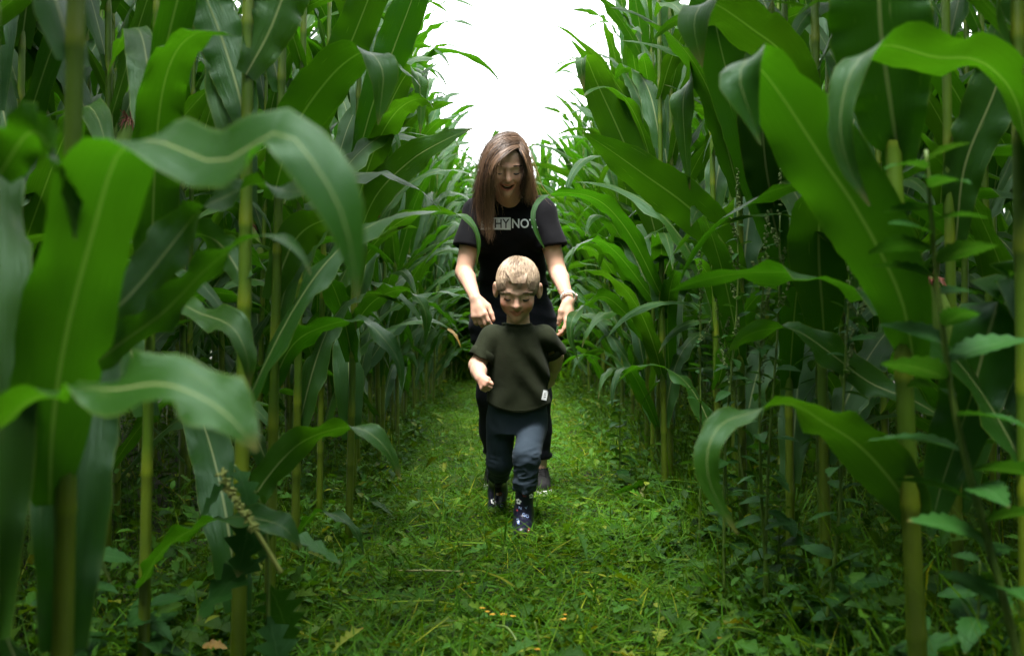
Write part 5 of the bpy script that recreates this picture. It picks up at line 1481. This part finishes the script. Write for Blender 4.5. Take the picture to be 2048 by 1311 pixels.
            for (px, py, r, m1, m2) in ((986, 1005, .009, M_PRINT_W, M_PRINT_K), (1003, 1012, .006, M_BLUE, M_PRINT_W), (1000, 992, .007, M_RED, M_BLUE), (990, 1022, .005, M_PRINT_W, M_RED)):
                flower(*q2(px, py), r, m1, m2)
    # short hair combed forward from the crown
    rs = random.Random(12)
    def cap(P):
        q = ((P - hc) @ M) / h
        d = s_ell(q, (0, .075, .145), (.348, .438, .382))
        d = smax(d, -s_ell(q, (0, -.46, -.03), (.34, .35, .49)), .02)
        side = s_ell(np.stack([np.abs(q[:, 0]), q[:, 1], q[:, 2]], -1), (.40, .04, -.12), (.12, .14, .17))
        d = smax(d, -side, .02)
        return smax(d, -.22 - q[:, 2], .03) * h
    v, f = mesh_sdf(cap, hc - .14, hc + .14, .004)
    Vh, Fh, o = [v], [f], len(v)
    Th = [np.hstack([np.tile([.19, .128, .08], (len(v), 1)), np.ones((len(v), 1))])]
    loc = ((v - hc) @ M) / h
    r0 = s_ell(loc, (0, .075, .145), (.348, .438, .382))
    ok = np.where(np.abs(r0) < .02)[0]
    C0 = np.array([0, .075, .145]); RR = np.array([.348, .438, .382]); crown = np.array([.04, .40, .38])
    for k in range(4200):
        p = loc[ok[rs.randrange(len(ok))]] + np.array([rs.uniform(-.015, .015) for _ in range(3)])
        front = max(0, min(1, (-p[1] - .02) / .25)) * max(0, min(1, (p[2] - .15) / .15))
        L = rs.uniform(.13, .24) * (1 - .62 * front)
        pts = [p]; nseg = 6
        sway = rs.uniform(-.10, .10)
        for s in range(nseg):
            nrm = nz((p - C0) / RR ** 2)
            fl = p - crown + np.array([sway + (.25 * front), -.35 * front, -.25 * (1 - front) - .15 * front])
            fl = nz(fl - (fl @ nrm) * nrm)
            p = p + fl * L / nseg
            e = s_ell(p[None], C0, RR)[0]
            lift = .006 + .016 * math.sin(math.pi * (s + 1) / nseg * .8) * rs.uniform(.6, 1.2)
            # forehead takes over below the hairline
            p = p + nz((p - C0) / RR ** 2) * (lift - e) * (1 if p[1] > -.33 or p[2] > .26 else .5)
            pts.append(p)
        Wd = hc + (np.array(pts) * h) @ M.T
        vv, ff, _ = tube(Wd, .0011 * np.array([1, 1, 1, .9, .75, .55, .25]) * rs.uniform(.8, 1.3), 3, cap=False)
        kk = min(1, max(0, .5 + .45 * float(vnoise((pts[0] * np.array([1.0, .45, 1.0]))[None], 24.0, 6)[0]) + rs.uniform(-.2, .2)))
        c = np.array((.15, .095, .055)) + (np.array((.60, .45, .30)) - np.array((.15, .095, .055))) * kk
        Vh.append(vv); Fh.append(np.array(ff) + o); o += len(vv); Th.append(np.tile([*c, 1], (len(vv), 1)))
    # fringe tuft on the forehead
    W = lambda p: hc + M @ (np.array(p) * h)
    for k in range(420):
        t = rs.random(); x0 = -.12 + .28 * t + rs.uniform(-.03, .03); xt = .03 + (x0 - .03) * .55 + rs.uniform(-.03, .03)
        dz = -.045 + .15 * math.exp(-((x0 - .05) / .06) ** 2) * rs.uniform(.4, 1.1) + rs.uniform(-.02, .02)
        zb = .43
        Q = np.array([W((x0 - .06, -.16, zb)), W((x0 - .02, -.262, zb - .042)), W(((x0 + xt) / 2, -.330 - .006 * rs.random(), zb - .10)), W((xt, -.368 - .012 * rs.random(), zb - .15 - max(0, dz)))])
        vv, ff, _ = tube(catmull(Q, 7), .0008 * np.array([1, 1, 1, .9, .75, .5, .2]) * rs.uniform(.8, 1.3), 3, cap=False)
        c = np.array((.15, .095, .055)) + (np.array((.50, .37, .25)) - np.array((.15, .095, .055))) * min(1, max(0, .45 + .35 * math.sin(x0 * 40) + rs.uniform(-.3, .3)))
        Vh.append(vv); Fh.append(np.array(ff) + o); o += len(vv); Th.append(np.tile([*c, 1], (len(vv), 1)))
    hr = obj('hair', mesh_data('hair', np.vstack(Vh), np.vstack([x if x.shape[1] == 4 else x for x in Fh]), mats=(M_HAIR,), tint=np.vstack(Th)), root); inv(hr)
    tag(hr, 'short sandy hair combed forward to a point on the forehead')
    return root
BOY = make_boy()
# ------------------------------------------------------------------ single weeds, flowers and litter
def serrate_leaf(L, w, teeth=7, curve=.35, rs=random):
    """a toothed leaf blade along +x, folded a little on its midrib"""
    n = teeth * 2 + 3; V, F, uv = [], [], []
    for k in range(n):
        u = k / (n - 1); e = w * math.sin(math.pi * min(1, u ** .8 * 1.0)) ** .9 * (1.0 if k % 2 else .80) + .0006
        z = -curve * L * u * u; x = L * u * (1 - .15 * curve * u)
        sx = (.02 * L if k % 2 else 0)
        V += [(x + sx, -e, z + .18 * e), (x, -e * .5, z + .05 * e), (x, 0, z), (x, e * .5, z + .05 * e), (x + sx, e, z + .18 * e)]
        uv += [(v, u) for v in (.04, .27, .5, .73, .96)]
    for k in range(n - 1):
        for q in range(4):
            a = 5 * k + q; F.append([a, a + 1, a + 6, a + 5])
    return np.array(V), F, np.array(uv)
M_WEEDL = leaf_material('tall_weed_leaf', (.012, .052, .008), (.022, .080, .012), (.03, .14, .005), (.04, .10, .03), spec=.2, rough=.5, tfac=.3, veins=14)
M_STEM = simple_mat('weed_stem', (.05, .10, .012), (.09, .15, .02), .5, 40, .2, 200)
M_SEED = simple_mat('weed_seed', (.07, .12, .03), (.12, .17, .05), .8, 80, .3, 300)
M_PETAL = simple_mat('petal', (.40, .20, .004), (.50, .28, .006), .6, 60, 0)
M_DEAD = simple_mat('dead_leaf', (.14, .08, .01), (.22, .14, .018), .6, 30, .3, 90)
M_STRAW = simple_mat('cut_stem', (.13, .15, .04), (.20, .21, .07), .6, 30, .2, 90)

def weed(name, label, pts, leaf_at, L=(.06, .10), wr=.26, seed=1, r0=.006, seeds=False, cat='weed', teeth=6, tilt=(10, 50)):
    """stem through pts (pixel, distance); leaves spiral up it"""
    rs = random.Random(seed)
    C = catmull([U(*p) if len(p) == 3 else np.array(p) for p in pts], 40) if not isinstance(pts, np.ndarray) else catmull(pts, 40)
    base = C[0].copy(); base[2] = 0
    root = empty(name, base); tag(root, label, cat)
    V, F, uv = tube(C - base, np.linspace(r0, r0 * .35, 40), 7); obj('stem', mesh_data('stem', V, F, uv, (M_STEM,)), root)
    bank = [mesh_data('leaf', *serrate_leaf(1.0, wr, teeth, rs.uniform(.15, .5)), mats=(M_WEEDL,)) for _ in range(4)]
    n = leaf_at[2]
    for k in range(n):
        t = leaf_at[0] + (leaf_at[1] - leaf_at[0]) * k / max(1, n - 1)
        q = C[int(t * 39)] - base; s = rs.uniform(*L) * (1.15 - .55 * (k / n) ** 2)
        o = obj('leaf', bank[k % 4], root, q); o.scale = (s, s, s)
        o.rotation_euler = (rs.uniform(-.5, .5), -R(rs.uniform(*tilt)), k * 2.4 + rs.uniform(-.4, .4))
    if seeds:
        T = tangents(C)
        for j in range(seeds):
            i = 39 - j * 4; b = C[i] - base; L2 = rs.uniform(.05, .09) if j else .11
            az = rs.uniform(0, 6.28); out = np.array([math.cos(az), math.sin(az), 0]) * (.5 if j else 0)
            ax = nz(T[i] + out); parts = []
            for m in range(46):
                u = rs.random(); c = b + ax * L2 * u; rr = .008 * (1 - .7 * u)
                dv = nz(np.array([rs.gauss(0, 1) for _ in range(3)])); c = c + dv * rr
                s = rs.uniform(.0018, .0034)
                parts.append(tube(np.array([c - ax * s, c, c + ax * s]), np.array([s * .3, s, s * .3]), 4))
            obj('seed_head', mesh_data('seed_head', *join(parts), mats=(M_SEED,)), root)
    return root

weed('jagged_weed', 'tall jagged-leaved weed leaning in front of the thick yellow maize stalk',
     [(2062, 1500, 1.34), (2030, 1290, 1.34), (1975, 1080, 1.33), (1915, 850, 1.32), (1880, 620, 1.31), (1862, 430, 1.30), (1852, 300, 1.30)], (.22, .99, 27), (.075, .115), .24, 3, .0065, teeth=6, tilt=(0, 35))
rsw = random.Random(31)
GF = [(1560, 430, 2.45, 1.0), (1595, 360, 2.55, .9), (1475, 420, 2.62, .9), (1530, 520, 2.3, .9), (1625, 470, 2.75, 1.0), (1400, 560, 3.3, .8), (1440, 640, 3.0, .7), (1700, 560, 2.0, .7)]
GFL = ['goosefoot weed with drooping seed heads in front of the wide dark hanging maize leaf', 'tallest goosefoot weed beside the wide dark hanging maize leaf',
       'goosefoot weed with seed heads standing before a pale-ribbed maize leaf', 'leaning goosefoot weed with a seed spike over the curled maize leaf', 'goosefoot weed in the shade behind the wide dark maize leaf',
       'slender goosefoot weed among the stalks by the very long slanting maize leaf', 'short goosefoot weed below the very long slanting maize leaf', 'small leafy goosefoot weed behind the thick yellow maize stalk']
for k, (px, py, d, s) in enumerate(GF):
    top = U(px, py, d); b = top + np.array([rsw.uniform(-.05, .16), rsw.uniform(-.05, .1), 0]); b[2] = 0
    m1 = b * .6 + top * .4 + np.array([rsw.uniform(-.02, .02), 0, 0]); m2 = b * .25 + top * .75 + np.array([rsw.uniform(-.015, .015), 0, 0])
    weed('goosefoot', GFL[k], np.array([b, m1, m2, top]), (.25, .95, 24), (.04, .075), .24, 50 + k, .0045, seeds=rsw.randint(4, 6), teeth=4, tilt=(-10, 40))['group'] = 'goosefoot weeds on the watch-wrist side'
# broad lobed weed at the feet of the left-hand stalks
def lobed_weed():
    rs = random.Random(77); base = U(525, 1010, 1.8); base[2] = 0
    root = empty('lobed_weed', base); tag(root, 'limp weed with lobed leaves hanging between two maize stalks low down', 'weed')
    C = catmull([np.zeros(3), np.array([.01, 0, .2]), np.array([.0, .01, .38]), np.array([-.05, 0, .47])], 24)
    V, F, uv = tube(C, np.linspace(.005, .002, 24), 6); obj('stem', mesh_data('stem', V, F, uv, (M_STEM,)), root)
    for k in range(11):
        prof = [.03, .08, .32, .14, .44, .18, .38, .12, .22, .0]
        V, F, uv = tmpl_leaf(prof, rs.uniform(.2, .6), .12)
        s = rs.uniform(.09, .15); q = C[min(23, 4 + k * 2)]
        o = obj('leaf', mesh_data('leaf', V * np.array([1, .75, 1]), F, uv, (M_WEEDL,)), root, q); o.scale = (s, s, s)
        o.rotation_euler = (rs.uniform(-.4, .4), R(rs.uniform(0, 55)), k * 2.4 + .5)
lobed_weed()
# nettle-like leafy clumps on the right bank and at the bottom corner
CL = [(1830, 1250, 1.62), (1700, 1120, 2.05), (1560, 1010, 2.5), (1960, 1120, 1.6), (1450, 900, 3.0), (1240, 800, 4.5), (300, 1200, 1.9), (180, 1090, 1.75), (1600, 1180, 2.2)]
CLL = ['leafy weed clump round the foot of the thick yellow maize stalk', 'leafy weed under the low arching maize leaf', 'leafy weed on the bank beside the arching leaf tip', 'leafy weed in the dark beside the jagged tall weed',
       'leafy weed at the foot of the goosefoot weeds', 'leafy weed at the grass edge near the watch hand', 'leafy weed in the dark under the lobed weed', 'leafy weed behind the thickest blurred maize stalk', 'leafy weed standing in the tangled grass of the bank']
for k, (px, py, d) in enumerate(CL):
    top = U(px, py, d); top[2] = max(top[2], .16); b = top * 1; b[2] = 0; b[0] += rsw.uniform(-.03, .03)
    weed('leafy_weed', CLL[k], np.array([b, b * .5 + top * .5, top]), (.15, 1.0, 18), (.06, .11), .30, 90 + k, .004, teeth=5, tilt=(-15, 35))

# yellow hawkbit flowers in the path
FL = [(965, 1215, 0), (975, 1222, 1), (985, 1228, 0), (1007, 1228, 2), (1026, 1231, 0), (1129, 1228, 1), (1127, 1238, 2), (1075, 1298, 0), (1440, 1275, 1), (1516, 1134, 2)]
FLL = ['yellow flower at the tip of the clump in the trodden grass', 'yellow flower half open beside the clump tip', 'small yellow flower low in the clump', 'widest open yellow flower in the trodden grass', 'tiny yellow bud beside the widest open flower',
       'yellow flower standing alone beside the clump', 'yellow flower just under the lone one', 'yellow flower by the pale bent stem', 'yellow flower under the bank of tangled grass', 'yellow flower high on the tangled bank']
for k, (px, py, kind) in enumerate(FL):
    d = .66 * FPX / (py - CY); c = U(px, py, d); rs = random.Random(200 + k)
    root = empty('yellow_flower', (c[0], c[1] + .01, 0)); tag(root, FLL[k], 'flower', 'yellow flowers in the path')
    h = c[2]; r = (.007, .006, .009)[kind]
    P = np.array([[0, .0, 0], [.004, 0, h * .6], [0, -.01, h]]); V, F, uv = tube(catmull(P, 8), .0011, 5); obj('stem', mesh_data('stem', V, F, uv, (M_STEM,)), root)
    V, F = [], []
    for q in range(13):
        a = q * 2 * math.pi / 13 + rs.uniform(-.1, .1); up = rs.uniform(.2, .7); dv = np.array([math.cos(a), math.sin(a) * .8 - .5 * 0, up * .6]); sv = np.array([-math.sin(a), math.cos(a), 0]); o0 = len(V)
        c0 = np.array([0, -.01, h])
        V += [c0 - sv * .0012, c0 + sv * .0012, c0 + dv * r * .7 + sv * .0024, c0 + dv * r * .7 - sv * .0024, c0 + dv * r + sv * .0016 - (0, 0, .001), c0 + dv * r - sv * .0016 - (0, 0, .001)]
        F += [[o0, o0 + 1, o0 + 2, o0 + 3], [o0 + 3, o0 + 2, o0 + 4, o0 + 5]]
    obj('petals', mesh_data('petals', np.array(V), F, mats=(M_PETAL,)), root)
# litter
def lying(name, label, cat, pts, r, mat):
    C = catmull([U(*p) for p in pts], 20); b = C[0]; o = obj(name, mesh_data(name, *tube(C - b, np.linspace(r, r * .7, 20), 7), mats=(mat,)), None, b)
    return tag(o, label, cat)
def dg(py, z=.03): return (CAMH - z) * FPX / (py - CY)
lying('fallen_stalk', 'cut pale stem lying straight across the mown grass', 'stem', [(793, 1141, dg(1141, .035)), (860, 1140, dg(1140, .04)), (921, 1142, dg(1142, .035))], .0035, M_STRAW)
lying('bent_stem', 'pale green stem bending up out of the grass beside the flowers', 'stem', [(1050, 1330, 2.12), (1035, 1285, 2.15), (1015, 1255, 2.18), (992, 1250, 2.2)], .0035, M_STEM)
lying('upright_stem', 'thin upright green stem growing beside the bent one', 'stem', [(1084, 1330, 2.12), (1078, 1280, 2.13), (1070, 1242, 2.14)], .0032, M_STEM)
# fallen tassel hanging in the leaves on the left
def fallen_tassel():
    C = catmull([U(443, 945, 1.62), U(470, 1000, 1.61), U(505, 1050, 1.60), U(545, 1115, 1.60), U(563, 1145, 1.60)], 30); b = C[-1].copy()
    root = empty('broken_tassel', b); tag(root, 'broken pale tassel dangling across a low maize leaf', 'tassel')
    V, F, uv = tube(C - b, np.linspace(.003, .0042, 30), 6); obj('stem', mesh_data('stem', V, F, uv, (M_TASSEL,)), root)
    rs = random.Random(5); parts = []
    for k in range(90):
        u = rs.uniform(0, .55); q = C[int(u * 29)] - b; dv = nz(np.array([rs.gauss(0, 1), rs.gauss(0, 1), rs.gauss(0, .6)]))
        parts.append(tube(np.array([q, q + dv * .006, q + dv * .011]), np.array([.001, .0028, .0006]), 4))
    obj('florets', mesh_data('florets', *join(parts), mats=(M_TASSEL,)), root)
fallen_tassel()
# dead and torn leaves
def loose_leaf(label, pts, mat, name='loose_leaf'):
    V, F, uv = arc_leaf(pts, n=18, seed=3); b = V[0].copy()
    return tag(obj(name, mesh_data(name, V - b, F, uv, (mat,)), None, b), label, 'leaf')
loose_leaf('orange withered leaf hanging on a maize stalk beside the woman\'s hand', [(880, 655, 5.2, .004, 20), (900, 660, 5.2, .008, 30), (912, 672, 5.18, .009, 40), (922, 694, 5.17, .001, 40)], M_DEAD, 'withered_leaf')
loose_leaf('torn maize leaf lying flat on the grass by the cut stubble', [(1225, 985, dg(985, .06), .003, 300), (1270, 970, dg(970, .06), .028, 300), (1310, 965, dg(965, .06), .025, 300), (1345, 955, dg(955, .07), .001, 300)], M_LEAF)
loose_leaf('narrow maize leaf fallen in the grass by the low drooping leaf', [(715, 995, dg(995, .05), .004, 60), (750, 1005, dg(1005, .06), .02, 60), (785, 1030, dg(1030, .05), .001, 60)], M_LEAF)
loose_leaf('brown dead leaf on the dark ground under the maize', [(405, 1292, 2.0, .004, 40), (430, 1288, 2.0, .012, 50), (455, 1296, 2.0, .001, 40)], M_DEAD, 'withered_leaf')
def stubble():
    b = U(1283, 1012, dg(1012, .0)); b[2] = 0; root = empty('cut_stubble', b); tag(root, 'cut maize stub with frayed pale end in the grass', 'stubble')
    V, F, uv = tube(np.array([[0, 0, -.02], [0, 0, .03], [.004, 0, .055]]), np.array([.012, .011, .011]), 8); obj('stub', mesh_data('stub', V, F, uv, (M_STRAW,)), root)
    rs = random.Random(9); parts = []
    for k in range(16):
        a = rs.uniform(0, 6.28); r = rs.uniform(.003, .011)
        p = np.array([.004 + r * math.cos(a), r * math.sin(a), .052]); parts.append(tube(np.array([p, p * np.array([1.5, 1.5, 1]) + (0, 0, rs.uniform(.012, .03))]), np.array([.0016, .0005]), 4))
    obj('frayed_end', mesh_data('frayed_end', *join(parts), mats=(M_STRAW,)), root)
stubble()
